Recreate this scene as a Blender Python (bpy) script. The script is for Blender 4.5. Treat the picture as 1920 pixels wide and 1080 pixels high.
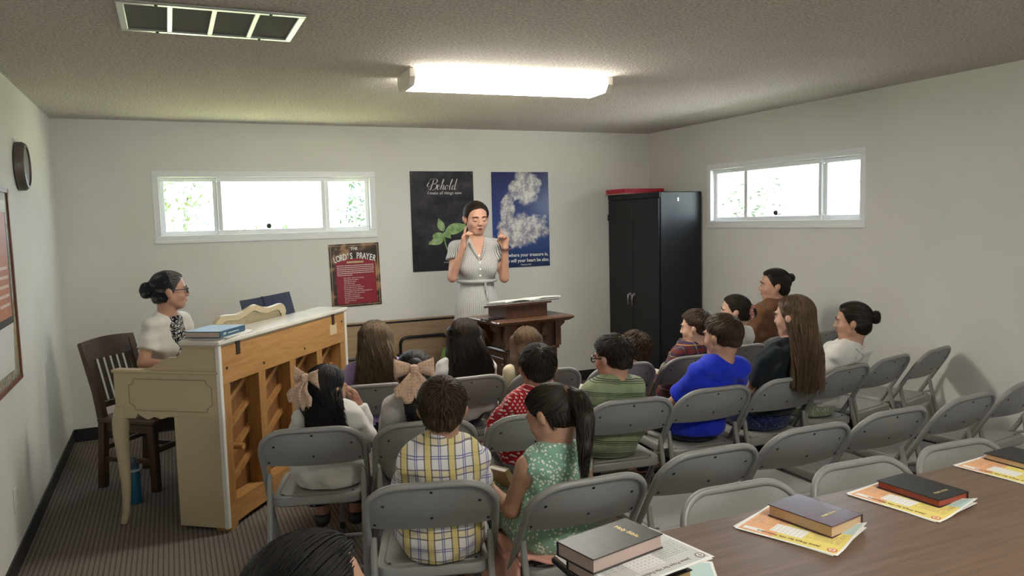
import bpy, math, random
import numpy as np
from mathutils import Vector, Matrix
PI = math.pi
rad = math.radians
for o in list(bpy.data.objects): bpy.data.objects.remove(o, do_unlink=True)
SC = bpy.context.scene
COL = SC.collection

# ------------------------------------------------------------------ camera, sky, sun, exposure
ROOM_L, ROOM_R, ROOM_B, ROOM_F, ROOM_H = -0.746, 4.493, 6.625, -2.2, 2.44
CAM_F, CAM_YAW, CAM_PITCH, CAM_ROLL, CAM_Z = 1440.45, 0.4182, 0.0882, -0.0254, 1.6072
_f = Vector((math.sin(CAM_YAW) * math.cos(CAM_PITCH), math.cos(CAM_YAW) * math.cos(CAM_PITCH), -math.sin(CAM_PITCH)))
_r = Vector((math.cos(CAM_YAW), -math.sin(CAM_YAW), 0)); _u = _r.cross(_f)
_c, _s = math.cos(CAM_ROLL), math.sin(CAM_ROLL)
_R, _U = _r * _c + _u * _s, _u * _c - _r * _s
cam = bpy.data.objects.new('camera', bpy.data.cameras.new('camera')); COL.objects.link(cam)
cam.matrix_world = Matrix(((_R.x, _U.x, -_f.x, 0), (_R.y, _U.y, -_f.y, 0), (_R.z, _U.z, -_f.z, CAM_Z), (0, 0, 0, 1)))
cam.data.sensor_width = 36; cam.data.lens = CAM_F / 1920 * 36; cam.data.clip_start = 0.02
SC.camera = cam
W = bpy.data.worlds.new('sky'); SC.world = W; W.use_nodes = True
W.node_tree.nodes['Background'].inputs[0].default_value = (0.80, 0.90, 1.0, 1)
W.node_tree.nodes['Background'].inputs[1].default_value = 8.0
sun = bpy.data.objects.new('sun', bpy.data.lights.new('sun', 'SUN')); COL.objects.link(sun)
sun.data.energy = 85; sun.data.angle = 0.01; sun.rotation_euler = (0, rad(-38), 0)
SC.view_settings.view_transform = 'Standard'; SC.view_settings.look = 'None'
SC.view_settings.gamma = 1; SC.view_settings.use_curve_mapping = False
SC.view_settings.exposure = 0.46
SC.cycles.max_bounces = 9; SC.cycles.diffuse_bounces = 6; SC.cycles.glossy_bounces = 3
SC.cycles.transparent_max_bounces = 8; SC.cycles.caustics_reflective = False; SC.cycles.caustics_refractive = False
LENS_POWER = 27.0

# ------------------------------------------------------------------ procedural materials
class Ex:
    """a scalar node socket with arithmetic"""
    def __init__(s, g, so): s.g, s.so = g, so
    def _b(s, op, o, rev=False):
        return s.g.math(op, o, s) if rev else s.g.math(op, s, o)
    def __add__(s, o): return s._b('ADD', o)
    __radd__ = __add__
    def __sub__(s, o): return s._b('SUBTRACT', o)
    def __rsub__(s, o): return s._b('SUBTRACT', o, True)
    def __mul__(s, o): return s._b('MULTIPLY', o)
    __rmul__ = __mul__
    def __truediv__(s, o): return s._b('DIVIDE', o)
    def __lt__(s, o): return s._b('LESS_THAN', o)
    def __gt__(s, o): return s._b('GREATER_THAN', o)
    def __and__(s, o): return s._b('MULTIPLY', o)
    def __or__(s, o): return s._b('MAXIMUM', o)
    def fr(s): return s.g.math('FRACT', s)
    def fl(s): return s.g.math('FLOOR', s)
    def ab(s): return s.g.math('ABSOLUTE', s)
    def sin(s): return s.g.math('SINE', s)
    def clamp(s):
        m = s.g.nt.nodes.new('ShaderNodeClamp'); s.g.put(m.inputs[0], s); return Ex(s.g, m.outputs[0])
class G:
    def __init__(g, nt):
        g.nt = nt; g._p = None
    def put(g, inp, v):
        if isinstance(v, Ex): g.nt.links.new(v.so, inp)
        elif hasattr(v, 'is_output'): g.nt.links.new(v, inp)
        elif isinstance(v, tuple) and len(v) == 3 and inp.type == 'RGBA': inp.default_value = (*v, 1)
        else: inp.default_value = v
    def math(g, op, a, b=None):
        n = g.nt.nodes.new('ShaderNodeMath'); n.operation = op; g.put(n.inputs[0], a)
        if b is not None: g.put(n.inputs[1], b)
        return Ex(g, n.outputs[0])
    def coord(g):
        if g._p is None:
            g._p = g.nt.nodes.new('ShaderNodeTexCoord').outputs['Object']
        return g._p
    def xyz(g):
        n = g.nt.nodes.new('ShaderNodeSeparateXYZ'); g.nt.links.new(g.coord(), n.inputs[0])
        return [Ex(g, n.outputs[i]) for i in range(3)]
    def vec(g, x, y, z):
        n = g.nt.nodes.new('ShaderNodeCombineXYZ')
        for i, v in enumerate((x, y, z)): g.put(n.inputs[i], v)
        return n.outputs[0]
    def noise(g, scale, detail=2, rough=.5, vec=None, stretch=None, dist=0):
        n = g.nt.nodes.new('ShaderNodeTexNoise'); v = vec or g.coord()
        if stretch:
            m = g.nt.nodes.new('ShaderNodeMapping'); m.inputs['Scale'].default_value = stretch
            g.nt.links.new(v, m.inputs[0]); v = m.outputs[0]
        g.nt.links.new(v, n.inputs['Vector'])
        n.inputs['Scale'].default_value = scale; n.inputs['Detail'].default_value = detail
        n.inputs['Roughness'].default_value = rough; n.inputs['Distortion'].default_value = dist
        return Ex(g, n.outputs[0])
    def voro(g, scale, feature='F1', vec=None, rnd=1.0):
        n = g.nt.nodes.new('ShaderNodeTexVoronoi'); n.feature = feature
        g.nt.links.new(vec or g.coord(), n.inputs['Vector']); n.inputs['Scale'].default_value = scale
        n.inputs['Randomness'].default_value = rnd
        return Ex(g, n.outputs['Distance'])
    def mix(g, f, a, b):
        n = g.nt.nodes.new('ShaderNodeMix'); n.data_type = 'RGBA'
        g.put(n.inputs[0], f); g.put(n.inputs[6], a); g.put(n.inputs[7], b)
        return n.outputs[2]
    def ramp(g, f, stops):
        n = g.nt.nodes.new('ShaderNodeValToRGB'); e = n.color_ramp.elements
        while len(e) < len(stops): e.new(0.5)
        for el, (p, c) in zip(e, stops): el.position = p; el.color = (*c, 1)
        g.put(n.inputs[0], f); return n.outputs[0]
    def attr(g, name):
        n = g.nt.nodes.new('ShaderNodeAttribute'); n.attribute_name = name
        return Ex(g, n.outputs['Fac'])
    def smooth(g, x, lo, hi):
        n = g.nt.nodes.new('ShaderNodeMapRange'); n.interpolation_type = 'SMOOTHSTEP'
        g.put(n.inputs[0], x); n.inputs[1].default_value = lo; n.inputs[2].default_value = hi
        return Ex(g, n.outputs[0])
def mat(name, col=(.5, .5, .5), rough=.5, metal=0.0, spec=.5, color=None, bump=None, bstr=.3, bdist=.01, emit=None, estr=0, sheen=0, coat=0, sss=0):
    m = bpy.data.materials.new(name); m.use_nodes = True; nt = m.node_tree
    b = nt.nodes['Principled BSDF']; g = G(nt)
    b.inputs['Base Color'].default_value = (*col, 1); b.inputs['Roughness'].default_value = rough
    b.inputs['Metallic'].default_value = metal; b.inputs['Specular IOR Level'].default_value = spec
    b.inputs['Sheen Weight'].default_value = sheen; b.inputs['Coat Weight'].default_value = coat
    if color: g.put(b.inputs['Base Color'], color(g))
    if bump:
        n = nt.nodes.new('ShaderNodeBump'); n.inputs['Strength'].default_value = bstr; n.inputs['Distance'].default_value = bdist
        g.put(n.inputs['Height'], bump(g)); nt.links.new(n.outputs[0], b.inputs['Normal'])
    if emit:
        b.inputs['Emission Color'].default_value = (*emit, 1); b.inputs['Emission Strength'].default_value = estr
    return m
def mottled(a, b, scale=6, detail=3, stretch=None):
    return lambda g: g.mix(g.smooth(g.noise(scale, detail, stretch=stretch), .3, .7), a, b)
def grain(a, b, scale=8, stretch=(1, 14, 14), fine=True):
    def f(g):
        c = g.mix(g.smooth(g.noise(scale, 4, .6, stretch=stretch, dist=.6), .3, .72), a, b)
        if fine: c = g.mix(g.noise(scale * 7, 2, stretch=stretch) * .35, c, tuple(v * .6 for v in a))
        return c
    return f

# ------------------------------------------------------------------ mesh helpers
class MB:
    def __init__(s): s.v = []; s.f = []
    def add(s, vs, fs):
        n = len(s.v); s.v.extend([tuple(map(float, q)) for q in vs]); s.f.extend([tuple(i + n for i in q) for q in fs]); return s
    def box(s, lo, hi, bev=0.0, m=None):
        (x0, y0, z0), (x1, y1, z1) = lo, hi
        b = min(bev, (x1 - x0) * .45, (y1 - y0) * .45, (z1 - z0) * .45)
        if b <= 0:
            vs = [(x, y, z) for z in (z0, z1) for y in (y0, y1) for x in (x0, x1)]
            fs = [(0, 2, 3, 1), (4, 5, 7, 6), (0, 1, 5, 4), (2, 6, 7, 3), (0, 4, 6, 2), (1, 3, 7, 5)]
        else:   # chamfered box
            vs, idx = [], {}
            for i, x in enumerate((x0, x1)):
                for j, y in enumerate((y0, y1)):
                    for k, z in enumerate((z0, z1)):
                        sx, sy, sz = (b, -b)[i], (b, -b)[j], (b, -b)[k]
                        for a, q in enumerate(((x, y + sy, z + sz), (x + sx, y, z + sz), (x + sx, y + sy, z))):
                            idx[i, j, k, a] = len(vs); vs.append(q)
            I = lambda i, j, k, a: idx[i, j, k, a]
            fs = []
            for i in (0, 1):
                fs.append([I(i, 0, 0, 0), I(i, 1, 0, 0), I(i, 1, 1, 0), I(i, 0, 1, 0)][::(1 if i else -1)])
                fs.append([I(0, i, 0, 1), I(0, i, 1, 1), I(1, i, 1, 1), I(1, i, 0, 1)][::(1 if i else -1)])
                fs.append([I(0, 0, i, 2), I(1, 0, i, 2), I(1, 1, i, 2), I(0, 1, i, 2)][::(1 if i else -1)])
            for j in (0, 1):
                for k in (0, 1):
                    q = [I(0, j, k, 1), I(1, j, k, 1), I(1, j, k, 2), I(0, j, k, 2)]; fs.append(q[::(1 if j == k else -1)])
                    q = [I(j, 0, k, 0), I(j, 1, k, 0), I(j, 1, k, 2), I(j, 0, k, 2)]; fs.append(q[::(-1 if j == k else 1)])
                    q = [I(j, k, 0, 0), I(j, k, 1, 0), I(j, k, 1, 1), I(j, k, 0, 1)]; fs.append(q[::(1 if j == k else -1)])
            for i in (0, 1):
                for j in (0, 1):
                    for k in (0, 1):
                        q = [I(i, j, k, 0), I(i, j, k, 1), I(i, j, k, 2)]; fs.append(q[::(1 if (i + j + k) % 2 else -1)])
        if m is not None: vs = [tuple(m @ Vector(q)) for q in vs]
        return s.add(vs, fs)
    def tube(s, path, r, n=10, closed=False, cap=True, flat=1.0):
        P = [Vector(q) for q in path]; L = len(P); rs = r if isinstance(r, (list, tuple)) else [r] * L
        T = []
        for i in range(L):
            a = P[(i - 1) % L] if (i or closed) else P[i]; b = P[(i + 1) % L] if (i < L - 1 or closed) else P[i]
            T.append((b - a).normalized())
        up = Vector((0, 0, 1)) if abs(T[0].z) < .9 else Vector((0, 1, 0))
        N = (up - T[0] * up.dot(T[0])).normalized(); vs = []
        for i in range(L):
            N = (N - T[i] * N.dot(T[i])).normalized(); B = T[i].cross(N)
            for k in range(n):
                a = 2 * PI * k / n
                vs.append(P[i] + N * (math.cos(a) * rs[i]) + B * (math.sin(a) * rs[i] * flat))
        fs = []
        for i in range(L if closed else L - 1):
            j = (i + 1) % L
            for k in range(n): fs.append((i * n + k, i * n + (k + 1) % n, j * n + (k + 1) % n, j * n + k))
        if cap and not closed: fs += [tuple(range(n))[::-1], tuple((L - 1) * n + k for k in range(n))]
        return s.add(vs, fs)
    def lathe(s, prof, n=24, c=(0, 0, 0)):
        vs = [(c[0] + r * math.cos(2 * PI * k / n), c[1] + r * math.sin(2 * PI * k / n), c[2] + z) for r, z in prof for k in range(n)]
        fs = [(i * n + k, i * n + (k + 1) % n, (i + 1) * n + (k + 1) % n, (i + 1) * n + k) for i in range(len(prof) - 1) for k in range(n)]
        fs += [tuple(range(n))[::-1], tuple((len(prof) - 1) * n + k for k in range(n))]
        return s.add(vs, fs)
    def prism(s, poly, t0, t1, axis='x'):
        """poly of 2-d points extruded from t0 to t1 along an axis"""
        def q(a, b, t): return {'x': (t, a, b), 'y': (a, t, b), 'z': (a, b, t)}[axis]
        n = len(poly); vs = [q(a, b, t0) for a, b in poly] + [q(a, b, t1) for a, b in poly]
        fs = [tuple(range(n))[::-1], tuple(range(n, 2 * n))] + [(i, (i + 1) % n, n + (i + 1) % n, n + i) for i in range(n)]
        return s.add(vs, fs)
    def loops(s, rings, cap0=True, cap1=True):
        n = len(rings[0]); vs = [q for r in rings for q in r]
        fs = [(i * n + k, i * n + (k + 1) % n, (i + 1) * n + (k + 1) % n, (i + 1) * n + k) for i in range(len(rings) - 1) for k in range(n)]
        if cap0: fs.append(tuple(range(n))[::-1])
        if cap1: fs.append(tuple((len(rings) - 1) * n + k for k in range(n)))
        return s.add(vs, fs)
    def sheet(s, fn, nu, nv, t=.002):
        """thick sheet from a parametric surface fn(u, v), u and v in 0..1"""
        P = [[Vector(fn(i / nu, j / nv)) for j in range(nv + 1)] for i in range(nu + 1)]; A, B = [], []
        for i in range(nu + 1):
            for j in range(nv + 1):
                du = P[min(i + 1, nu)][j] - P[max(i - 1, 0)][j]; dv = P[i][min(j + 1, nv)] - P[i][max(j - 1, 0)]
                n = du.cross(dv); n = n.normalized() if n.length > 1e-12 else Vector((0, 0, 1))
                A.append(P[i][j] + n * t / 2); B.append(P[i][j] - n * t / 2)
        w = nv + 1; N = len(A); fs = []
        for i in range(nu):
            for j in range(nv):
                a = i * w + j; fs.append((a, a + w, a + w + 1, a + 1)); fs.append((N + a, N + a + 1, N + a + w + 1, N + a + w))
        for i in range(nu):
            a, b = i * w, (i + 1) * w; fs.append((a, N + a, N + b, b)); a, b = i * w + nv, (i + 1) * w + nv; fs.append((a, b, N + b, N + a))
        for j in range(nv):
            a, b = j, j + 1; fs.append((a, b, N + b, N + a)); a, b = nu * w + j, nu * w + j + 1; fs.append((a, N + a, N + b, b))
        return s.add(A + B, fs)
    def build(s, name, material, parent=None, smooth=False, angle=40):
        me = bpy.data.meshes.new(name); me.from_pydata(s.v, [], s.f); me.validate()
        return finish(me, name, material, parent, smooth, angle)
def finish(me, name, material, parent=None, smooth=False, angle=40):
    me.materials.append(material)
    if smooth:
        me.polygons.foreach_set('use_smooth', [True] * len(me.polygons))
        if angle < 180: me.set_sharp_from_angle(angle=rad(angle))
    o = bpy.data.objects.new(name, me); COL.objects.link(o)
    if parent: o.parent = parent
    return o
def thing(name, label, cat, loc=(0, 0, 0), rotz=0, group=None):
    o = bpy.data.objects.new(name, None); COL.objects.link(o); o.empty_display_size = .1
    o.location = loc; o.rotation_euler = (0, 0, rotz); return tag(o, label, cat, group)
def tag(o, label, cat, group=None, kind=None):
    o['label'] = label; o['category'] = cat
    if group: o['group'] = group
    if kind: o['kind'] = kind
    return o
def struct(o, label=None):
    o['kind'] = 'structure'
    if label: o['label'] = label
    return o
def dup(root, loc, rotz, label):
    r = root.copy(); COL.objects.link(r); r.location = loc; r.rotation_euler = (0, 0, rotz); r['label'] = label
    for ch in root.children:
        c = ch.copy(); COL.objects.link(c); c.parent = r
        for gch in ch.children:
            d = gch.copy(); COL.objects.link(d); d.parent = c
    return r
def text(body, size, material, parent, loc, rot=(0, 0, 0), name='lettering', align='CENTER', shear=0, sx=1.0, ext=.0004, bold=0):
    cu = bpy.data.curves.new(name, 'FONT'); cu.body = body; cu.size = size; cu.align_x = align; cu.align_y = 'CENTER'
    cu.shear = shear; cu.extrude = ext; cu.resolution_u = 3; cu.offset = bold
    tmp = bpy.data.objects.new(name, cu); COL.objects.link(tmp)
    me = bpy.data.meshes.new_from_object(tmp); bpy.data.objects.remove(tmp); bpy.data.curves.remove(cu)
    me.name = name; me.materials.clear(); me.materials.append(material)
    o = bpy.data.objects.new(name, me); COL.objects.link(o); o.parent = parent
    o.location = loc; o.rotation_euler = rot; o.scale = (sx, 1, 1); return o
def rrect(w, d, r, n=5, z=0.0, cx=0.0, cy=0.0, taper=0.0):
    pts = []
    for (sx, sy, a0) in ((1, 1, 0), (-1, 1, 90), (-1, -1, 180), (1, -1, 270)):
        for k in range(n + 1):
            a = rad(a0 + 90 * k / n); x = sx * (w / 2 - r) + r * math.cos(a); y = sy * (d / 2 - r) + r * math.sin(a)
            pts.append((cx + x * (1 + taper * y / d), cy + y, z))
    return pts

# ------------------------------------------------------------------ the room
def wall_bump(g): return g.noise(55, 4, .6) + g.noise(9, 2) * .6
M_WALL = mat('wall_paint', rough=.75, spec=.25, color=mottled((.71, .70, .655), (.75, .74, .70), 1.3), bump=wall_bump, bstr=.22, bdist=.006)
M_CEIL = mat('popcorn_ceiling', rough=.95, spec=.1, color=lambda g: g.mix(g.smooth(g.noise(75, 3, .6), .35, .65), (.55, .50, .465), (.80, .745, .70)),
             bump=lambda g: g.noise(68, 3, .6), bstr=1.0, bdist=.018)
def carpet(g):
    x, y, z = g.xyz()
    row = (x / .0235).fr(); dot = (y / .0125 + (x / .0235).fl() * .5).fr()
    m = ((row < .34) & (dot < .62))
    c = g.mix(g.smooth(g.noise(140, 2), .3, .7), (.175, .145, .125), (.235, .198, .172))
    c = g.mix(g.smooth(g.noise(.8, 2), .35, .7) * .25, c, (.15, .13, .12))
    return g.mix(m * .85, c, (.035, .028, .026))
M_CARPET = mat('ribbed_carpet', rough=.95, spec=.1, color=carpet, bump=lambda g: g.noise(300, 2) - ((g.xyz()[0] / .0235).fr() < .34) * .8, bstr=.5, bdist=.004)
M_BASE = mat('black_vinyl', (.022, .021, .021), rough=.45)
M_VINYL = mat('white_vinyl', (.80, .82, .83), rough=.35)
def glass_mat(name, tint=(1, 1, 1), gloss=.06):
    m = bpy.data.materials.new(name); m.use_nodes = True; nt = m.node_tree; nt.nodes.remove(nt.nodes['Principled BSDF'])
    t = nt.nodes.new('ShaderNodeBsdfTransparent'); t.inputs[0].default_value = (*tint, 1)
    gl = nt.nodes.new('ShaderNodeBsdfGlossy'); gl.inputs['Roughness'].default_value = .02
    lw = nt.nodes.new('ShaderNodeLayerWeight'); lw.inputs[0].default_value = .5; pw = nt.nodes.new('ShaderNodeMath'); pw.operation = 'POWER'; pw.inputs[1].default_value = 5
    fr = nt.nodes.new('ShaderNodeMath'); fr.operation = 'MULTIPLY_ADD'; fr.inputs[1].default_value = .9; fr.inputs[2].default_value = .03
    nt.links.new(lw.outputs['Facing'], pw.inputs[0]); nt.links.new(pw.outputs[0], fr.inputs[0])
    mx = nt.nodes.new('ShaderNodeMixShader'); nt.links.new(fr.outputs[0], mx.inputs[0]); nt.links.new(t.outputs[0], mx.inputs[1]); nt.links.new(gl.outputs[0], mx.inputs[2])
    nt.links.new(mx.outputs[0], nt.nodes['Material Output'].inputs[0]); return m
M_GLASS = glass_mat('window_glass', (.97, .99, .99))
TH = .14
L, R_, B, F, H = ROOM_L, ROOM_R, ROOM_B, ROOM_F, ROOM_H
struct(MB().box((L - TH, F - TH, -.12), (R_ + TH, B + TH, 0)).build('floor', M_CARPET))
struct(MB().box((L - TH, F - TH, H), (R_ + TH, B + TH, H + .2)).build('ceiling', M_CEIL))
struct(MB().box((L - TH, F - TH, 0), (L, B + TH, H)).build('wall_left', M_WALL))
WZ0, WZ1 = 1.50, 2.06
WB = (-.095, 1.67); WR = (3.945, 5.69); WF = (.3, 2.1); WFZ = (1.1, 2.06)
struct(MB().box((L, B, 0), (R_, B + TH, WZ0)).box((L, B, WZ1), (R_, B + TH, H)).box((L, B, WZ0), (WB[0], B + TH, WZ1)).box((WB[1], B, WZ0), (R_, B + TH, WZ1)).build('wall_back', M_WALL))
struct(MB().box((R_, F - TH, 0), (R_ + TH, B + TH, WZ0)).box((R_, F - TH, WZ1), (R_ + TH, B + TH, H)).box((R_, F - TH, WZ0), (R_ + TH, WR[0], WZ1)).box((R_, WR[1], WZ0), (R_ + TH, B + TH, WZ1)).build('wall_right', M_WALL))
struct(MB().box((L, F - TH, 0), (R_, F, WFZ[0])).box((L, F - TH, WFZ[1]), (R_, F, H)).box((L, F - TH, WFZ[0]), (WF[0], F, WFZ[1])).box((WF[1], F - TH, WFZ[0]), (R_, F, WFZ[1])).build('wall_rear', M_WALL))
for nm, lo, hi in (('baseboard_left', (L, F, 0), (L + .008, B, .1)), ('baseboard_back', (L + .008, B - .008, 0), (R_ - .008, B, .1)), ('baseboard_right', (R_ - .008, F, 0), (R_, B, .1))):
    struct(MB().box(lo, hi, .003).build(nm, M_BASE))
M_DARKKNOB = mat('dark_plastic', (.02, .02, .022), rough=.4)
def window(name, loc, rotz, w, h, splits=(.27, .755), knob=True):
    t = bpy.data.objects.new(name, None); COL.objects.link(t); t.location = loc; t.rotation_euler = (0, 0, rotz); struct(t)
    def ring(x0, x1, z0, z1, b, y0, y1, nm, par, bv=.004):
        return MB().box((x0, y0, z0), (x1, y1, z0 + b), bv).box((x0, y0, z1 - b), (x1, y1, z1), bv).box((x0, y0, z0 + b), (x0 + b, y1, z1 - b), bv).box((x1 - b, y0, z0 + b), (x1, y1, z1 - b), bv).build(nm, M_VINYL, par)
    ring(0, w, 0, h, .052, -.006, .11, 'window_frame', t)
    MB().box((-.0, -.012, -.012), (w, .05, .012), .004).build('window_sill', M_VINYL, t)
    xs = [.05, splits[0] * w, splits[1] * w, w - .05]
    for i in range(3):
        a, b = xs[i], xs[i + 1]; yo = .022 if i == 1 else .045
        sash = ring(a - (.004 if i == 1 else 0), b + (.004 if i == 1 else 0), .05, h - .05, .036, yo, yo + .03, 'sash', t)
        MB().box((a + .03, yo + .012, .08), (b - .03, yo + .017, h - .08)).build('pane', M_GLASS, sash)
        if i != 1: MB().box(((a + b) / 2 - .03, yo - .012, h - .075), ((a + b) / 2 + .03, yo, h - .06), .002).build('tilt_latch', M_VINYL, sash)
        elif knob: MB().lathe([(.0, 0), (.019, .002), (.022, .01), (.016, .02), (.0, .022)], 14, (a + (b - a) * .45, 0, 0)).build('latch_knob', M_DARKKNOB, sash, True).matrix_local = Matrix.Translation((0, yo, .112)) @ Matrix.Rotation(PI / 2, 4, 'X') 
    return t
window('window_1', (WB[0], B, WZ0), 0, WB[1] - WB[0], WZ1 - WZ0)
window('window_2', (R_, WR[1], WZ0), -PI / 2, WR[1] - WR[0], WZ1 - WZ0)
window('window_3', (WF[1], F, WFZ[0]), PI, WF[1] - WF[0], WFZ[1] - WFZ[0], (.3, .7), False)
def portal(loc, rot, sx, sy):
    l = bpy.data.lights.new('window_portal', 'AREA'); l.shape = 'RECTANGLE'; l.size = sx; l.size_y = sy; l.cycles.is_portal = True
    o = bpy.data.objects.new('window_portal', l); COL.objects.link(o); o.location = loc; o.rotation_euler = rot
portal(((WB[0] + WB[1]) / 2, B + TH + .02, 1.78), (-PI / 2, 0, 0), 1.7, .55)
portal((R_ + TH + .02, (WR[0] + WR[1]) / 2, 1.78), (PI / 2, 0, PI / 2), 1.7, .55)
portal(((WF[0] + WF[1]) / 2, F - TH - .02, 1.58), (PI / 2, 0, 0), WF[1] - WF[0], .95)

# ------------------------------------------------------------------ garden seen through the windows
M_LAWN = mat('dry_lawn', rough=.95, color=mottled((.20, .24, .09), (.38, .36, .20), 3))
struct(MB().box((-14, -12, -.4), (18, 22, -.2)).build('ground', M_LAWN))
struct(MB().box((6.3, -2, -.2), (11.5, 12, -.185)).build('bounce_path', mat('bounce_concrete', rough=.9, color=mottled((.50, .47, .43), (.58, .55, .50), 2))))  # unseen pale slab, added to bounce sun through the side window onto the ceiling
M_BARK = mat('bark', (.12, .08, .05), rough=.9)
def shrub(name, label, loc, rx, rz, n, leaf, seed, col):
    rnd = random.Random(seed); t = thing(name, label, 'shrub', (loc[0], loc[1], -.2)); zc = loc[2] + .2
    mb = MB()
    for k in range(7):
        a = rnd.uniform(0, 6.28); mb.tube([(rnd.uniform(-.05, .05), rnd.uniform(-.05, .05), 0), (math.cos(a) * rx * .2, math.sin(a) * rx * .2, zc * .6), (math.cos(a) * rx * .5, math.sin(a) * rx * .5, zc + rz * .1)], [.014, .009, .004], 6)
    mb.build('stem', M_BARK, t, True)
    vs, fs = [], []
    for i in range(n):
        while True:
            p = Vector((rnd.uniform(-1, 1), rnd.uniform(-1, 1), rnd.uniform(-1, 1)))
            if .25 < p.length < 1: break
        c = Vector((p.x * rx, p.y * rx, zc + p.z * rz)); d = Vector((rnd.gauss(0, 1), rnd.gauss(0, 1), rnd.gauss(0, .7))).normalized()
        e = d.orthogonal().normalized(); l = leaf * rnd.uniform(.6, 1.3); k = len(vs)
        vs += [c - d * l, c + e * l * .42 + d * .1 * l, c + d * l, c - e * l * .42 + d * .1 * l]; fs.append((k, k + 1, k + 2, k + 3))
    o = MB().add(vs, fs).build('foliage', mat('leaf_green', rough=.6, color=mottled(col, tuple(v * 1.7 for v in col), 9)), t); o['kind'] = 'stuff'
    return t
shrub('garden_shrub', 'loose green shrub outside the left pane of the back window', (.05, 9.2, 1.9), .45, .65, 420, .05, 1, (.05, .075, .03))
shrub('garden_shrub', 'low flowering hedge plant below the middle pane of the back window', (1.05, 9.0, 1.32), .60, .33, 800, .045, 2, (.05, .08, .02))
shrub('garden_shrub', 'leafy shrub filling the right pane of the back window', (2.30, 9.0, 1.72), .5, .55, 1000, .05, 3, (.03, .06, .025))
shrub('garden_shrub', 'sparse tall shrub outside the far pane of the side window', (7.2, 8.3, 1.9), .6, .6, 800, .05, 4, (.045, .06, .03))
shrub('garden_shrub', 'low shrub outside the near pane of the side window', (7.0, 6.0, 1.5), .6, .5, 900, .05, 5, (.035, .055, .025))

# ------------------------------------------------------------------ ceiling fixtures
M_ENAMEL = mat('white_enamel', (.82, .80, .74), rough=.35)
M_LENS = mat('lit_acrylic', (.9, .9, .85), rough=.3, emit=(1.0, .955, .86), estr=LENS_POWER)
def strip_light(label, loc, rotz):
    t = thing('fluorescent_fixture', label, 'ceiling light', loc, rotz)
    l, w = .60, .145
    MB().box((-l, -.10, -.03), (l, .10, 0), .004).build('housing', M_ENAMEL, t)
    pr = [(-w, -.03), (-w, -.045), (-w + .035, -.085), (w - .035, -.085), (w, -.045), (w, -.03)]
    MB().prism(pr, -l + .016, l - .016, 'x').build('lens', M_LENS, t)
    pe = [(-w - .004, -.004), (-w - .004, -.047), (-w + .033, -.089), (w - .033, -.089), (w + .004, -.047), (w + .004, -.004)]
    for s in (-1, 1): MB().prism(pe, s * l - .016, s * l + .016, 'x').build('end_cap', M_ENAMEL, t)
    return t
strip_light('lit fluorescent ceiling fixture with a wraparound lens', (1.86, 4.18, H), rad(-3))
strip_light('second fluorescent ceiling fixture, above the room behind the table', (1.86, .2, H), rad(-3))
M_ALU = mat('brushed_aluminium', (.72, .73, .72), rough=.28, metal=.85)
M_FILTER = mat('dark_grille_mesh', rough=.8, color=lambda g: g.mix(((g.xyz()[1] / .006).fr() < .5) * .6, (.15, .145, .14), (.09, .088, .085)))
t = thing('ceiling_vent', 'aluminium framed ceiling return vent with four dark grilles', 'vent', (.213, 3.40, H))
w, d = .34, .225
MB().box((-w, -d, -.012), (w, -d + .028, 0), .003).box((-w, d - .028, -.012), (w, d, 0), .003).box((-w, -d + .028, -.012), (-w + .028, d - .028, 0), .003).box((w - .028, -d + .028, -.012), (w, d - .028, 0), .003).build('frame', M_ALU, t)
for i in range(4):
    a = -w + .026 + i * (2 * w - .052) / 4; b = a + (2 * w - .052) / 4
    MB().box((a, -d + .026, -.005), (b, d - .026, 0)).build('grille', M_FILTER, t)
    if i: MB().box((a - .010, -d + .02, -.011), (a + .010, d - .02, 0), .002).build('divider', M_ALU, t)
for sx in (-.6, .6):
    for sy in (-1, 1): MB().lathe([(.006, -.004), (.006, 0)], 10, (sx * w, sy * (d - .012), -.012)).build('screw', M_DARKKNOB, t)

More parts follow.
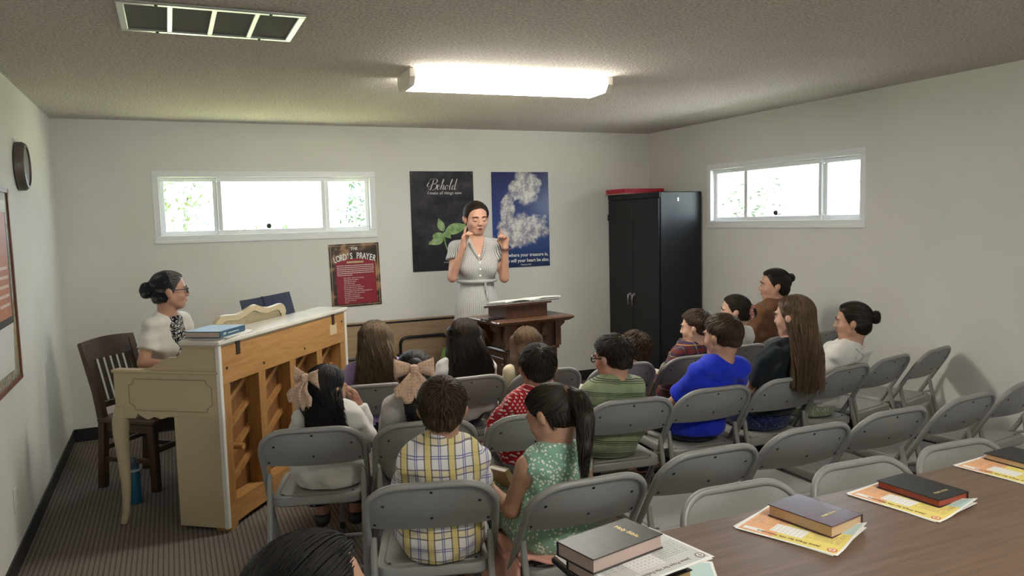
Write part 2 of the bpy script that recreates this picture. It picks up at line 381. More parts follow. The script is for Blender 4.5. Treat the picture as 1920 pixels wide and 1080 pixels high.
# ------------------------------------------------------------------ grey folding chairs
M_CHAIR = mat('grey_enamel', rough=.38, spec=.5, color=lambda g: g.mix(g.smooth(g.noise(40, 3), .62, .75) * .3, (.265, .26, .25), (.17, .165, .155)))
M_RIVET = mat('dark_rivet', (.015, .015, .015), rough=.5)
CH_TOP, CH_SL = .765, .47 / .765
def make_chair():
    t = thing('folding_chair', '', 'chair', group='grey metal folding chairs')
    hw, r, ln = .2175, .115, math.hypot(.47, .765)
    def pl(x, s, off=0):    # point in the leaning plane: x across, s along the slope from the front foot
        k = s / ln; return (x, .22 - .47 * k - off * .765 / ln, .765 * k - off * .47 / ln)
    path = [pl(hw, .012), pl(hw, .3), pl(hw, .55)]
    for k in range(9): a = rad(90 * k / 8); path.append(pl(hw - r + r * math.cos(a), ln - .012 - r + r * math.sin(a)))
    path += [pl(0, ln - .012)]
    path += [(-x, y, z) for x, y, z in path[:-1]][::-1]
    MB().tube(path, .0125, 10).build('tube_frame', M_CHAIR, t, True)
    def back(u, v):
        dd = v * .185; hwv = hw - .001
        if dd < r: hwv = hw - .001 - r + math.sqrt(max(r * r - (r - dd) ** 2, 0))
        x = (2 * u - 1) * max(hwv, .10 if v == 0 else hwv)
        bow = .028 * (1 - (x / hw) ** 2) * min(1, v * 1.6) ** .7; drop = .012 * (x / hw) ** 2 * v
        return pl(x, ln - .010 - dd - drop, bow - .002)
    bk = MB().sheet(back, 18, 12, .004)
    bk.tube([(lambda q: (q[0], q[1] + .003, q[2]))(back(i / 18, 1)) for i in range(19)], .0055, 6)
    bk = bk.build('backrest', M_CHAIR, t, True, 60)
    rv = None
    for u, v in ((.12, .42), (.5, .14), (.88, .42), (.06, .92), (.5, .72), (.94, .92)):
        q = Vector(back(u, v)); nrm = Vector((0, -.765, -.47)).normalized()
        if rv is None:
            rv = MB().lathe([(.0058, 0), (.005, .002), (0, .003)], 8).build('rivet', M_RIVET, bk, True)
        else:
            o = rv.copy(); COL.objects.link(o); o.parent = bk; rv_ = rv; rv = o
        rv.matrix_local = Matrix.Translation(q + nrm * .002) @ nrm.to_track_quat('Z', 'Y').to_matrix().to_4x4()
    sw, sd, cy = .385, .40, .065
    z = .432
    rings = [rrect(sw - .01, sd - .01, .05, 5, z - .04, 0, cy, -.06), rrect(sw, sd, .055, 5, z - .034, 0, cy, -.06), rrect(sw, sd, .055, 5, z - .008, 0, cy, -.06), rrect(sw - .008, sd - .008, .052, 5, z - .001, 0, cy, -.06),
             rrect(sw - .05, sd - .06, .045, 5, z - .001, 0, cy, -.06), rrect(sw - .056, sd - .066, .043, 5, z - .004, 0, cy, -.06), rrect(sw - .064, sd - .074, .04, 5, z + .002, 0, cy, -.06), rrect(sw - .2, sd - .22, .03, 5, z + .001, 0, cy, -.06)]
    st = MB().loops(rings).build('seat', M_CHAIR, t, True, 35)
    for x, y in ((.13, .22), (-.13, .22), (.15, -.09), (-.15, -.09)):
        o = rv.copy(); COL.objects.link(o); o.parent = st; o.matrix_local = Matrix.Translation((x, y, z + .001))
    for s in (-1, 1):
        MB().tube([(s * .200, -.105, .535), (s * .200, -.118, .47), (s * .200, -.235, .012)], [.0105, .0125, .0125], 8).build('rear_leg', M_CHAIR, t, True)
        MB().tube([(s * .200, -.12, .45), (s * .196, -.02, .41)], .007, 6).build('hinge_link', M_CHAIR, t, True)
        MB().lathe([(.016, 0), (.016, .03), (.013, .034)], 10, (s * hw, .2185, 0)).build('foot_cap', M_RIVET, t, True)
        MB().lathe([(.015, 0), (.015, .03), (.013, .034)], 10, (s * .2, -.234, 0)).build('foot_cap', M_RIVET, t, True)
    MB().tube([(-.2, -.205, .13), (.2, -.205, .13)], .009, 8).build('crossbar', M_CHAIR, t, True)
    MB().tube([pl(-hw, .16), pl(hw, .16)], .009, 8).build('crossbar', M_CHAIR, t, True)
    return t
# backrest top (x, y), turn in degrees, what singles it out
CHAIRS = {
 '4a': (.73, 2.33, -17, 'grey folding chair under the boy in the white, yellow and navy plaid shirt'),
 '4b': (1.22, 2.12, -2, 'grey folding chair under the ponytailed girl, right behind the stacked black Bible'),
 '4c': (1.77, 2.19, -1.5, 'empty grey folding chair just right of the ponytailed girl, in the nearest row'),
 '4d': (2.30, 2.24, -1.5, 'empty grey folding chair behind the woman in the black shirt, in the nearest row'),
 '4e': (2.79, 2.26, 0.5, 'empty grey folding chair of the nearest row, fifth from the left'),
 '4f': (3.30, 2.28, 5, 'empty grey folding chair of the nearest row, second from the right end'),
 '4g': (3.82, 2.34, 6, 'empty grey folding chair cut by the right edge, in the nearest row'),
 '3a': (.495, 3.215, -15.5, 'grey folding chair beside the piano, under the girl with her hand raised to her face'),
 '3b': (.955, 3.08, -11.5, 'grey folding chair under the girl whose pink bow faces the table'),
 '3c': (1.425, 2.96, -10, 'grey folding chair under the boy in the red shirt'),
 '3d': (1.935, 2.98, -8, 'grey folding chair under the boy in the green striped shirt'),
 '3e': (2.425, 2.98, -2.5, 'grey folding chair under the boy in the bright blue shirt'),
 '3f': (2.895, 2.97, -.5, 'grey folding chair under the long-haired woman in the black shirt'),
 '3g': (3.37, 3.04, 7.5, 'grey folding chair under the girl in the white strappy-backed top'),
 '3h': (3.815, 3.12, 12, 'empty grey folding chair right of the girl in white, second from the side wall'),
 '3i': (4.255, 3.17, 15, 'empty grey folding chair closest to the right wall, casting its shadow there'),
 '2a': (.95, 3.94, -11.5, 'grey folding chair under the girl in the lilac top'),
 '2b': (1.465, 3.86, 0, 'grey folding chair under the girl with long dark straight hair'),
 '2c': (1.915, 3.82, -2, 'grey folding chair under the fair-haired girl in front of the lectern'),
 '2d': (2.37, 3.74, -2.5, 'grey folding chair under the small child with tousled hair'),
 '2e': (2.87, 3.74, -.5, 'grey folding chair under the boy in the dark plaid shirt'),
 '2f': (3.37, 3.87, 6, 'grey folding chair under the girl in the white cardigan'),
 '2g': (3.82, 4.03, 12, 'grey folding chair under the woman in the brown top'),
 '2h': (4.265, 4.06, 10, 'empty grey folding chair by the right wall, behind the woman in brown'),
 'T1': (1.58, 1.875, 176, 'grey folding chair tucked under the far side of the table, leftmost of three'),
 'T2': (2.085, 1.865, 177, 'grey folding chair tucked under the far side of the table, middle of three'),
 'T3': (2.56, 1.85, 177, 'grey folding chair tucked under the far side of the table, rightmost of three'),
}
proto = make_chair(); CH = {}
for i, (k, (x, y, a, lb)) in enumerate(CHAIRS.items()):
    a = rad(a); fx, fy = -math.sin(a), math.cos(a); loc = (x + fx * .25, y + fy * .25, 0)
    if i == 0: proto.location = loc; proto.rotation_euler = (0, 0, a); proto['label'] = lb; CH[k] = (loc, a)
    else: dup(proto, loc, a, lb); CH[k] = (loc, a)

# ------------------------------------------------------------------ black cabinet, red box
M_BLACK = mat('black_enamel', (.010, .011, .013), rough=.35, spec=.32)
M_CHROME = mat('chrome', (.75, .75, .75), rough=.18, metal=1)
t = thing('storage_cabinet', 'tall black metal storage cabinet with two doors in the corner', 'cabinet', (4.005, 5.745, 0))
cw, cd, chh = .875, .465, 1.825     # width along y, depth along x
MB().box((.018, 0, .06), (cd, cw, chh), .006).box((.04, .02, 0), (cd - .02, cw - .02, .06)).build('body', M_BLACK, t)
for i, (a, b) in enumerate(((.012, cw / 2 - .002), (cw / 2 + .002, cw - .012))):
    dr = MB().box((0, a, .075), (.018, b, chh - .055), .004).build('door', M_BLACK, t)
    yy = cw / 2 + (-.035, .035)[i]
    h = MB().box((-.012, yy - .022, .86), (0, yy + .022, .885), .003).tube([(-.016, yy, .875), (-.03, yy, .872), (-.034, yy, .83), (-.03, yy, .775)], [.010, .010, .008, .006], 8).build('handle', M_CHROME, dr, True)
    for z in (.25, chh - .25): MB().lathe([(.007, 0), (.007, .06)], 8, (-.002, (a, b)[i], z)).build('hinge', M_BLACK, dr)
MB().box((.004, 0, chh - .05), (.018, cw, chh), .003).build('header', M_BLACK, t)
MB().box((.2, -.003, chh - .085), (.212, .001, chh - .055)).build('lock_plate', M_CHROME, t)
M_RED = mat('red_card', rough=.5, color=mottled((.42, .015, .03), (.50, .02, .04), 8))
M_TAN = mat('tan_board', (.50, .40, .28), rough=.7)
t = thing('flat_red_box', 'flat red box lying on top of the black cabinet', 'box', (3.99, 6.26, chh))
MB().box((-.02, -.005, .0), (.44, .35, .007), .002).build('tan_base', M_TAN, t); MB().box((-.01, 0, .007), (.43, .34, .04), .003).build('tray', M_RED, t); MB().box((-.014, -.004, .028), (.434, .344, .052), .003).build('lid', M_RED, t)

# ------------------------------------------------------------------ lectern, book, phone
M_WAL = mat('dark_walnut', rough=.33, color=grain((.050, .021, .012), (.092, .040, .022), 9, (10, 10, 1)))
M_WALT = mat('walnut_top', rough=.3, color=grain((.085, .040, .023), (.145, .074, .044), 9, (1, 12, 12)))
t = thing('lectern', 'dark carved wooden lectern with a moulded top and bracketed corners', 'lectern', (2.25, 4.92, 0), rad(6))
ZS = .93
MB().box((-.205, -.15, .10), (.205, .15, .70), .004).build('pedestal', M_WAL, t)
MB().box((-.225, -.17, 0), (.225, .17, .10), .008).build('plinth', M_WAL, t)
MB().box((-.22, -.165, .70), (.22, .165, .722), .008).build('moulding', M_WAL, t)
MB().box((-.195, -.14, .722), (.195, .14, ZS - .035), .003).build('neck', M_WAL, t)
for sx in (-1, 1):
    for sy in (-1, 1): MB().box((sx * .205 - .022, sy * .15 - .022, .722), (sx * .205 + .022, sy * .15 + .022, ZS - .035), .004).build('corner_post', M_WAL, t)
    pr = [(sx * .20, .74), (sx * .225, .78), (sx * .245, .835), (sx * .29, .865), (sx * .30, ZS - .035), (sx * .20, ZS - .035)]
    for y_ in (-.1, .1): MB().prism(pr if sx < 0 else pr[::-1], y_ - .018, y_ + .018, 'y').build('side_bracket', M_WAL, t)
for x in (-.09, .09):
    pr = [(-.14, .76), (-.165, .80), (-.175, .86), (-.205, ZS - .035), (-.14, ZS - .035)]
    MB().prism(pr, x - .02, x + .02, 'x').build('front_bracket', M_WAL, t)
MB().box((-.16, -.157, .16), (.16, -.15, .20), .003).box((-.16, -.157, .62), (.16, -.15, .66), .003).box((-.16, -.157, .2), (-.12, -.15, .62), .003).box((.12, -.157, .2), (.16, -.15, .62), .003).build('front_panel_frame', M_WAL, t)
MB().box((-.212, -.11, .16), (-.205, .11, .20), .003).box((-.212, -.11, .62), (-.205, .11, .66), .003).box((-.212, -.11, .2), (-.205, -.075, .62), .003).box((-.212, .075, .2), (-.205, .11, .62), .003).build('side_panel_frame', M_WAL, t)
MB().loops([rrect(.57, .38, .012, 2, ZS - .035), rrect(.625, .435, .015, 2, ZS - .018), rrect(.635, .445, .015, 2, ZS - .008), rrect(.625, .435, .015, 2, ZS)]).build('top_slab', M_WALT, t)
MB().prism([(-.12, ZS), (.14, ZS), (.14, ZS + .06), (-.12, ZS + .092)], -.185, .145, 'x').build('book_rest', M_WAL, t)
MB().prism([(-.14, ZS + .093), (.16, ZS + .056), (.16, ZS + .07), (-.14, ZS + .107)], -.21, .17, 'x').build('rest_board', M_WAL, t)
M_PAGE = mat('page_paper', rough=.8, color=mottled((.80, .78, .72), (.86, .85, .80), 20))
t2 = thing('open_book', 'open white-paged book lying on the lectern', 'book', (2.262, 4.93, ZS + .103), rad(6)); t2.rotation_euler = (rad(-7.0), 0, rad(6))
MB().box((-.215, -.13, -.009), (.235, .13, -.005), .001).build('cover', M_BLACK, t2)
for s in (-1, 1):
    MB().sheet(lambda u, v: (s * (.002 + u * .215) + .015 + (.02 * u if s > 0 else 0), (v - .5) * .25, .004 + .013 * math.sin(min(1, u * 2.2) * PI * .5) * (1 - u) ** .5 + (.006 * u if s > 0 else -.002)), 12, 2, .01).build('pages', M_PAGE, t2, True)
t3 = thing('smartphone', 'black phone lying on the left of the lectern top', 'phone', (1.99, 4.83, ZS + .001), rad(20))
MB().box((-.075, -.038, 0), (.075, .038, .009), .003).build('case', M_BLACK, t3); MB().box((-.07, -.034, .0088), (.07, .034, .0096)).build('screen', mat('phone_glass', (.01, .01, .012), rough=.08), t3)

# ------------------------------------------------------------------ folded table behind the speaker
M_LAMT = mat('tan_laminate', rough=.45, color=grain((.36, .24, .14), (.44, .31, .19), 5, (1, 10, 10)))
t = thing('folded_table', 'folded tan table standing on edge against the back wall', 'table', (.62, 6.50, 0))
MB().box((0, .03, .012), (1.83, .055, .76), .003).build('tabletop', M_LAMT, t)
MB().box((0, .022, 0), (1.83, .06, .014)).box((0, .022, .735), (1.83, .060, .748), .002).build('edge_band', M_BLACK, t)
for x0, x1 in ((.15, .62), (1.19, 1.63)):
    lo, hi, r = .06, .60, .06; pts = []
    for cx, cz, a0 in ((x1 - r, hi - r, 0), (x0 + r, hi - r, 90), (x0 + r, lo + r, 180), (x1 - r, lo + r, 270)):
        for k in range(5): a = rad(a0 + 22.5 * k); pts.append((cx + r * math.cos(a), .014, cz + r * math.sin(a)))
    MB().tube(pts, .013, 8, closed=True).build('folded_leg', M_BLACK, t, True)
MB().tube([(.62, .014, .45), (1.19, .014, .45)], .011, 8).build('brace', M_BLACK, t, True)
M_GREEN = mat('green_paper', rough=.7, color=lambda g: g.mix((((g.xyz()[2] / .014).fr() < .4) & (g.noise(160, 0) > .45)) * .7, (.36, .62, .13), (.12, .25, .06)))
o = MB().box((-.045, -.002, -.075), (.045, 0, .075)).build('green_leaflet', M_GREEN); o.location = (2.215, 6.482, .40); o.rotation_euler = (0, rad(14), 0)
tag(o, 'bright green leaflet stuck up behind the girl with long dark hair', 'leaflet')

# ------------------------------------------------------------------ piano and what stands round it
M_CREAM = mat('cream_paint', rough=.42, color=lambda g: g.mix(g.smooth(g.noise(7, 5, .65, stretch=(1, 1, 4)), .62, .8) * .5, (.50, .415, .265), (.33, .26, .15)))
M_IVORY = mat('ivory_lid', rough=.2, color=mottled((.66, .64, .56), (.72, .70, .63), 5))
M_TRIM = mat('white_edge', (.74, .72, .66), rough=.5)
M_PINE = mat('pine_rail', rough=.45, color=grain((.40, .20, .058), (.55, .30, .105), 4, (1, 12, 12)))
M_POST = mat('pine_post', rough=.5, color=grain((.36, .175, .05), (.48, .25, .09), 4, (12, 12, 1)))
M_BOARD = mat('spruce_board', rough=.55, color=grain((.20, .085, .028), (.28, .125, .042), 5, (8, 8, 1)))
M_SCREW = mat('brown_iron', (.06, .045, .035), rough=.5, metal=.5)
PL = 1.50
t = thing('spinet_piano', 'cream spinet piano with its unfinished pine back turned to the room', 'piano', (.2, 4.22, 0), rad(53)); PIANO = t
def end_profile():
    pts = [(0, .02), (.275, .02), (.285, .60), (.36, .602), (.40, .615), (.435, .595), (.47, .605), (.50, .63), (.585, .64), (.59, .86)]
    return pts
def end_panel(x0, x1, nm):
    mb = MB()
    mb.prism([(0, .02), (.285, .02), (.285, .62), (0, .62)], x0, x1, 'x')                              # toe box
    mb.prism([(0, .62), (.285, .62), (.36, .60), (.40, .612), (.44, .595), (.475, .61), (.50, .625), (.52, .60), (.635, .60), (.635, .845), (0, .845)], x0 - .008, x1 + .008, 'x')   # arm
    top = [(0, .862), (.47, .862), (.42, .872), (.38, .89), (.34, .915), (.30, .93), (.262, .93), (.245, .935), (.225, .955), (.21, .975), (.205, .99), (.0, .99)]
    mb.prism(top, x0, x1, 'x')
    o = mb.build(nm, M_CREAM, t)
    MB().box((x0 - .014, -.0, .845), (x1 + .014, .648, .862), .004).build('arm_cap', M_CREAM, o)
    return o
for x0, x1, s in ((0, .035, -1), (PL - .035, PL, 1)):
    e = end_panel(x0, x1, 'end_panel')
    xs = x0 - .0085 if s < 0 else x1 + .0085
    # scalloped groove on the arm
    ax, bx, az, bz, r = .045, .545, .645, .815, .034; pts = []
    for cx, cz, sx, sz, fl in ((bx, bz, -1, -1, 1), (ax, bz, 1, -1, 0), (ax, az, 1, 1, 1), (bx, az, -1, 1, 0)):
        for k in range(7):
            a = rad(90 - 15 * k if fl else 15 * k); pts.append((xs, cx + sx * r * math.cos(a), cz + sz * r * math.sin(a)))
    MB().tube(pts, .0028, 6, closed=True).build('panel_groove', mat('groove_brown', (.33, .27, .17), rough=.6), e, True)
    xm = (x0 + x1) / 2      # cabriole leg
    pr = [(.612, .66, .038), (.62, .62, .042), (.632, .57, .044), (.636, .50, .040), (.632, .42, .034), (.628, .32, .029), (.626, .22, .0245), (.63, .13, .0215), (.638, .06, .0195), (.65, .02, .0185), (.656, 0, .0165)]
    MB().tube([(xm, y, z) for y, z, q in pr], [q for y, z, q in pr], 12, flat=1.0).build('front_leg', M_CREAM, t, True)
    MB().box((x0 - .012 if s < 0 else x1 - .014, -.012, .02), (x0 + .014 if s < 0 else x1 + .012, .012, .998), .003).build('edge_strip', M_TRIM, t)
MB().box((-.025, -.022, .998), (PL + .025, .215, 1.024), .006).build('lid', M_IVORY, t)
MB().box((-.012, -.004, .985), (PL + .012, .205, .999), .004).build('lid_moulding', M_CREAM, t)
MB().box((.02, .205, .845), (PL - .02, .225, .99)).box((.035, .27, .02), (PL - .035, .285, .62)).build('front_panel', M_CREAM, t)
MB().box((.03, .22, .60), (PL - .03, .62, .665), .004).build('key_bed', M_CREAM, t)
MB().box((.035, .225, .665), (PL - .035, .36, .85), .01).build('fallboard', M_CREAM, t)
M_KEY = mat('ivory_key', (.8, .78, .7), rough=.25)
kw = (PL - .2) / 52; k0 = None
for i in range(52):
    if k0 is None: k0 = MB().box((.001, .36, .665), (kw - .001, .56, .70), .002).build('white_key', M_KEY, t); k0.location.x = .1; continue
    o = k0.copy(); COL.objects.link(o); o.parent = t; o.location.x = .1 + i * kw
k1 = None
for i in range(51):
    if (i % 7) in (1, 4): continue
    if k1 is None: k1 = MB().box((-.006, .36, .70), (.006, .49, .712), .002).build('black_key', M_BLACK, t); k1.location.x = .1 + (i + 1) * kw; continue
    o = k1.copy(); COL.objects.link(o); o.parent = t; o.location.x = .1 + (i + 1) * kw
# back: rails, posts, soundboard, ribs
MB().box((.014, -.006, .785), (PL - .014, .08, .985), .003).build('top_rail', M_PINE, t)
MB().prism([(.014, .0), (.07, .0), (.09, .03), (.2, .035), (PL - .2, .035), (PL - .09, .03), (PL - .07, 0), (PL - .014, 0), (PL - .014, .15), (.014, .15)], -.006, .08, 'y').build('bottom_rail', M_PINE, t)
MB().box((.02, .085, .1), (PL - .02, .10, .82)).build('soundboard', M_BOARD, t)
for i in range(5):
    c = .05 + i * (PL - .1) / 4
    MB().box((c - .036, -.004, .148), (c + .036, .084, .788), .002).build('back_post', M_POST, t)
for i in range(4):
    a = .05 + i * (PL - .1) / 4 + .036; b = a + (PL - .1) / 4 - .072
    for z in (.16, .31, .46, .61):
        pr = [(a, z), (b, z + .155), (b, z + .185), (a, z + .03)]
        MB().prism(pr, .06, .086, 'y').build('diagonal_rib', M_POST, t)
for x in (.17, 1.31): MB().box((x - .018, -.010, .925), (x + .018, -.004, .997)).box((x - .018, -.010, .990), (x + .018, .0, .997)).build('hinge_plate', M_SCREW, t)
MB().tube([(.115, .05, .43), (.115, -.045, .435)], .017, 12).build('wood_peg', M_PINE, t, True)
MB().box((1.26, -.0075, .86), (1.36, -.0058, .93)).build('paper_label', mat('old_paper', (.62, .48, .30), rough=.8), t)
for x, z in ((.06, .87), (.42, .83), (.9, .83), (1.44, .93)): MB().lathe([(.007, 0), (.007, .004)], 10).build('screw', M_SCREW, t).matrix_local = Matrix.Translation((x, -.006, z)) @ Matrix.Rotation(PI / 2, 4, 'X')
# scalloped music desk with cane
t = thing('music_desk', 'cream scalloped music rack with a cane panel on the piano lid', 'music rack', (0, 0, 0)); t.parent = None
t.matrix_world = PIANO.matrix_basis @ Matrix.Translation((.68, .235, .99)) @ Matrix.Rotation(rad(14), 4, 'X')
def desk_top(x):
    return float(np.interp(abs(x) / .33, [0, .06, .12, .3, .45, .6, .75, .86, .94, 1], [.148, .147, .139, .120, .112, .116, .122, .118, .10, .065]))
ou = [(-.33, 0), (-.335, .06)] + [(x / 20 * .33, desk_top(x / 20 * .33)) for x in range(-19, 20)] + [(.335, .06), (.33, 0)]
inn = [(-.29, .018), (-.292, .05)] + [(x / 20 * .29, desk_top(x / 20 * .33) - .034) for x in range(-19, 20)] + [(.292, .05), (.29, .018)]
n = len(ou); vs = [(x, -.009, z) for x, z in ou] + [(x, -.009, z) for x, z in inn] + [(x, .009, z) for x, z in ou] + [(x, .009, z) for x, z in inn]; fs = []
for i in range(n):
    j = (i + 1) % n; fs += [(i, j, n + j, n + i), (2 * n + i, 3 * n + i, 3 * n + j, 2 * n + j), (i, 2 * n + i, 2 * n + j, j), (n + i, n + j, 3 * n + j, 3 * n + i)]
MB().add(vs, fs).build('frame', M_CREAM, t)
t.scale = (1.2, 1, 1)
mb = MB()
for k in range(1, 56):
    x = -.29 + k * .58 / 56; mb.box((x - .0022, -.002, .016), (x + .0022, .0, desk_top(x / .29 * .33) - .03))
for k in range(8):
    z = .028 + k * .0115; xs = [x / 40 * .29 for x in range(-40, 41) if desk_top(x / 40 * .33) - .03 > z]
    if xs: mb.box((xs[0], .0, z - .0025), (xs[-1], .0025, z + .0025))
mb.build('cane_panel', mat('cane', (.50, .43, .28), rough=.6), t)
t = thing('music_folder', 'dark navy music folder standing open behind the cream music rack', 'folder'); M_NAVY = mat('navy_cover', (.018, .026, .055), rough=.4)
t.matrix_world = PIANO.matrix_basis @ Matrix.Translation((1.0, .29, .97)) @ Matrix.Rotation(rad(-14), 4, 'X')
for s in (-1, 1): MB().sheet(lambda u, v: (s * u * .30, -.03 * u * u, -.005 + v * .19), 4, 2, .004).build('cover', M_NAVY, t)
MB().box((-.006, -.004, -.005), (.006, .004, .188)).build('spine', M_BLACK, t); MB().box((-.24, .004, .0), (.02, .008, .186)).build('sheet_music', M_PAGE, t)
t = thing('blue_hymnal', 'thick blue hardback book lying on the near end of the piano', 'book'); M_BLUEC = mat('blue_cloth', (.035, .10, .17), rough=.45)
t.matrix_world = PIANO.matrix_basis @ Matrix.Translation((.135, .10, 1.0365)) @ Matrix.Rotation(rad(5), 4, 'Z')
MB().box((-.135, -.098, 0), (.135, .098, .004), .001).box((-.135, -.098, .030), (.135, .098, .034), .001).box((-.135, -.102, 0), (.135, -.096, .034), .002).build('cover', M_BLUEC, t)
MB().box((-.13, -.096, .004), (.131, .092, .030)).build('page_block', mat('page_edge', (.52, .42, .35), rough=.8), t)
text('NIV', .018, M_PAGE, t, (-.09, -.1025, .017), (PI / 2, 0, 0)); MB().box((-.055, -.1028, .0145), (.06, -.102, .0175)).build('spine_print', M_PAGE, t)
t = thing('sheet_music_pile', 'few loose music sheets under the blue book on the piano', 'paper')
t.matrix_world = PIANO.matrix_basis @ Matrix.Translation((.16, .10, 1.0245))
for k, (a, dx, dy) in enumerate(((4, 0, 0), (-3, .02, .01), (8, .01, -.005))): 
    o = MB().box((-.15, -.11, 0), (.15, .11, .0035)).build('sheet', M_PAGE, t); o.matrix_local = Matrix.Translation((dx, dy, k * .0038)) @ Matrix.Rotation(rad(a), 4, 'Z')
# wooden slat-back chair
M_OAK = mat('dark_oak', rough=.38, color=grain((.060, .032, .018), (.105, .058, .032), 8, (10, 10, 1)))
t = thing('wooden_chair', 'dark oak slat-back chair the pianist sits on', 'chair', (-.17, 5.37, 0), rad(230.4)); WCH = t
MB().loops([rrect(.43, .42, .03, 3, .415), rrect(.45, .44, .03, 3, .425), rrect(.45, .44, .03, 3, .442), rrect(.43, .42, .03, 3, .45)]).build('seat', M_OAK, t)
MB().box((-.195, -.19, .36), (.195, .19, .416)).build('apron', M_OAK, t)
for s in (-1, 1):
    MB().box((s * .19 - .024, .15, 0), (s * .19 + .024, .198, .42), .005).build('front_leg', M_OAK, t)
    pr = [(-.245, 0), (-.20, 0), (-.165, .42), (-.20, .62), (-.285, .90), (-.325, .90), (-.24, .60), (-.21, .42)]
    MB().prism(pr[::-1], s * .19 - .021, s * .19 + .021, 'x').build('back_post', M_OAK, t)
    MB().box((s * .19 - .012, -.2, .17), (s * .19 + .012, .16, .20), .003).build('side_stretcher', M_OAK, t)
MB().box((-.17, .163, .23), (.17, .185, .265), .003).build('front_stretcher', M_OAK, t); MB().box((-.17, -.225, .23), (.17, -.205, .26), .003).build('rear_stretcher', M_OAK, t)
MB().sheet(lambda u, v: ((u - .5) * .44, -.266 - .035 * (v) - .02 * math.sin(u * PI), .80 + v * (.115 + .012 * math.sin(u * PI))), 10, 3, .026).build('top_rail', M_OAK, t, True)
MB().box((-.17, -.222, .50), (.17, -.198, .54), .003).build('lower_rail', M_OAK, t)
for k in range(6):
    x = -.135 + k * .054; MB().sheet(lambda u, v: (x + (u - .5) * .026, -.212 - .075 * v - .012 * math.sin(v * PI) * 0, .53 + v * .29), 1, 5, .012).build('slat', M_OAK, t)
t = thing('water_bottle', 'teal insulated water bottle on the carpet by the piano leg', 'bottle', (-.27, 4.95, 0))
MB().lathe([(.034, 0), (.038, .004), (.038, .20), (.034, .215)], 24).build('flask', mat('teal_steel', (.012, .10, .17), rough=.35), t, True); MB().lathe([(.039, .196), (.039, .208)], 24).build('band', mat('grey_band', (.35, .38, .38), rough=.5), t, True)
MB().lathe([(.033, .214), (.035, .22), (.035, .24), (.022, .25), (.018, .275), (.0, .278)], 20).build('cap', mat('slate_cap', (.05, .08, .12), rough=.4), t, True)

# ------------------------------------------------------------------ things on the walls
M_BRONZE = mat('bronze_rim', (.14, .115, .10), rough=.4, metal=.3); M_FACE = mat('clock_face', (.70, .70, .66), rough=.2)
t = thing('wall_clock', 'round bronze-rimmed wall clock high on the left wall', 'clock', (L, 5.07, 1.975)); t.rotation_euler = (0, PI / 2, 0)
MB().lathe([(.118, 0), (.135, .006), (.135, .035), (.122, .052), (.108, .054), (.104, .045)], 40).build('rim', M_BRONZE, t, True)
MB().lathe([(.106, .03), (.106, .040)], 40).build('dial', M_FACE, t)
for a, l, wd in ((35, .055, .006), (170, .085, .004)): MB().box((-.01, -wd / 2, .041), (l, wd / 2, .043)).build('hand', M_BLACK, t).rotation_euler = (0, 0, rad(a))
for k in range(12): 
    o = MB().box((.085, -.003, .0402), (.099, .003, .0412)).build('hour_mark', M_BLACK, t); o.rotation_euler = (0, 0, rad(30 * k))
M_FRW = mat('thin_red_frame', (.19, .07, .035), rough=.4)
t = thing('framed_bulletin', 'framed children\'s bulletin picture at the left edge of the left wall', 'picture', (L, 0, 0))
y0, y1, z0, z1 = 3.35, 4.63, .86, 1.83
MB().box((0, y0, z0), (.018, y0 + .022, z1)).box((0, y1 - .022, z0), (.018, y1, z1)).box((0, y0, z0), (.018, y1, z0 + .022)).box((0, y0, z1 - .022), (.018, y1, z1)).build('frame', M_FRW, t)
MB().box((.002, y0 + .02, z0 + .02), (.008, y1 - .02, z1 - .02)).build('leafy_border_print', mat('leaf_border', rough=.5, color=lambda g: g.ramp(g.noise(14, 2, dist=1.5), [(.3, (.22, .10, .05)), (.42, (.45, .33, .12)), (.5, (.12, .20, .14)), (.6, (.50, .45, .36)), (.72, (.25, .12, .16))])), t)
MB().prism([(y0 + .1, z0 + .09), (y1 - .16, z0 + .07), (y1 - .1, z0 + .3), (y1 - .09, z1 - .06), (y0 + .1, z1 - .1)], .008, .010, 'x').build('white_sheet', mat('white_sheet', (.68, .67, .64), rough=.6), t)
pb = MB().box((.010, y0 + .2, z0 + .33), (.012, y1 - .11, z1 - .12)).build('orange_panel', mat('orange_print', rough=.5, color=mottled((.42, .14, .06), (.52, .20, .09), 3)), t)
MB().box((.0115, y0 + .2, z0 + .30), (.013, y1 - .105, z0 + .335)).box((.0115, y1 - .118, z0 + .30), (.013, y1 - .102, z1 - .12)).build('dark_edge', M_BLACK, t)
M_INK = mat('grey_ink', (.25, .22, .2), rough=.7)
for k in range(5): MB().box((.012, y1 - .40, z1 - .40 - k * .045), (.0125, y1 - .16, z1 - .385 - k * .045)).build('print_line', mat('pale_ink', (.66, .50, .42), rough=.6), pb)
t = thing('wall_outlet', 'white electrical outlet cover low on the left wall', 'outlet', (L, 4.26, .33)); M_OUT = mat('outlet_plastic', (.74, .73, .68), rough=.4)
MB().box((0, -.036, -.058), (.006, .036, .058), .003).build('cover_plate', M_OUT, t)
for z in (-.026, .026):
    r_ = MB().lathe([(.016, 0), (.016, .003)], 16).build('receptacle', M_OUT, t); r_.matrix_local = Matrix.Translation((.006, 0, z)) @ Matrix.Rotation(PI / 2, 4, 'Y')

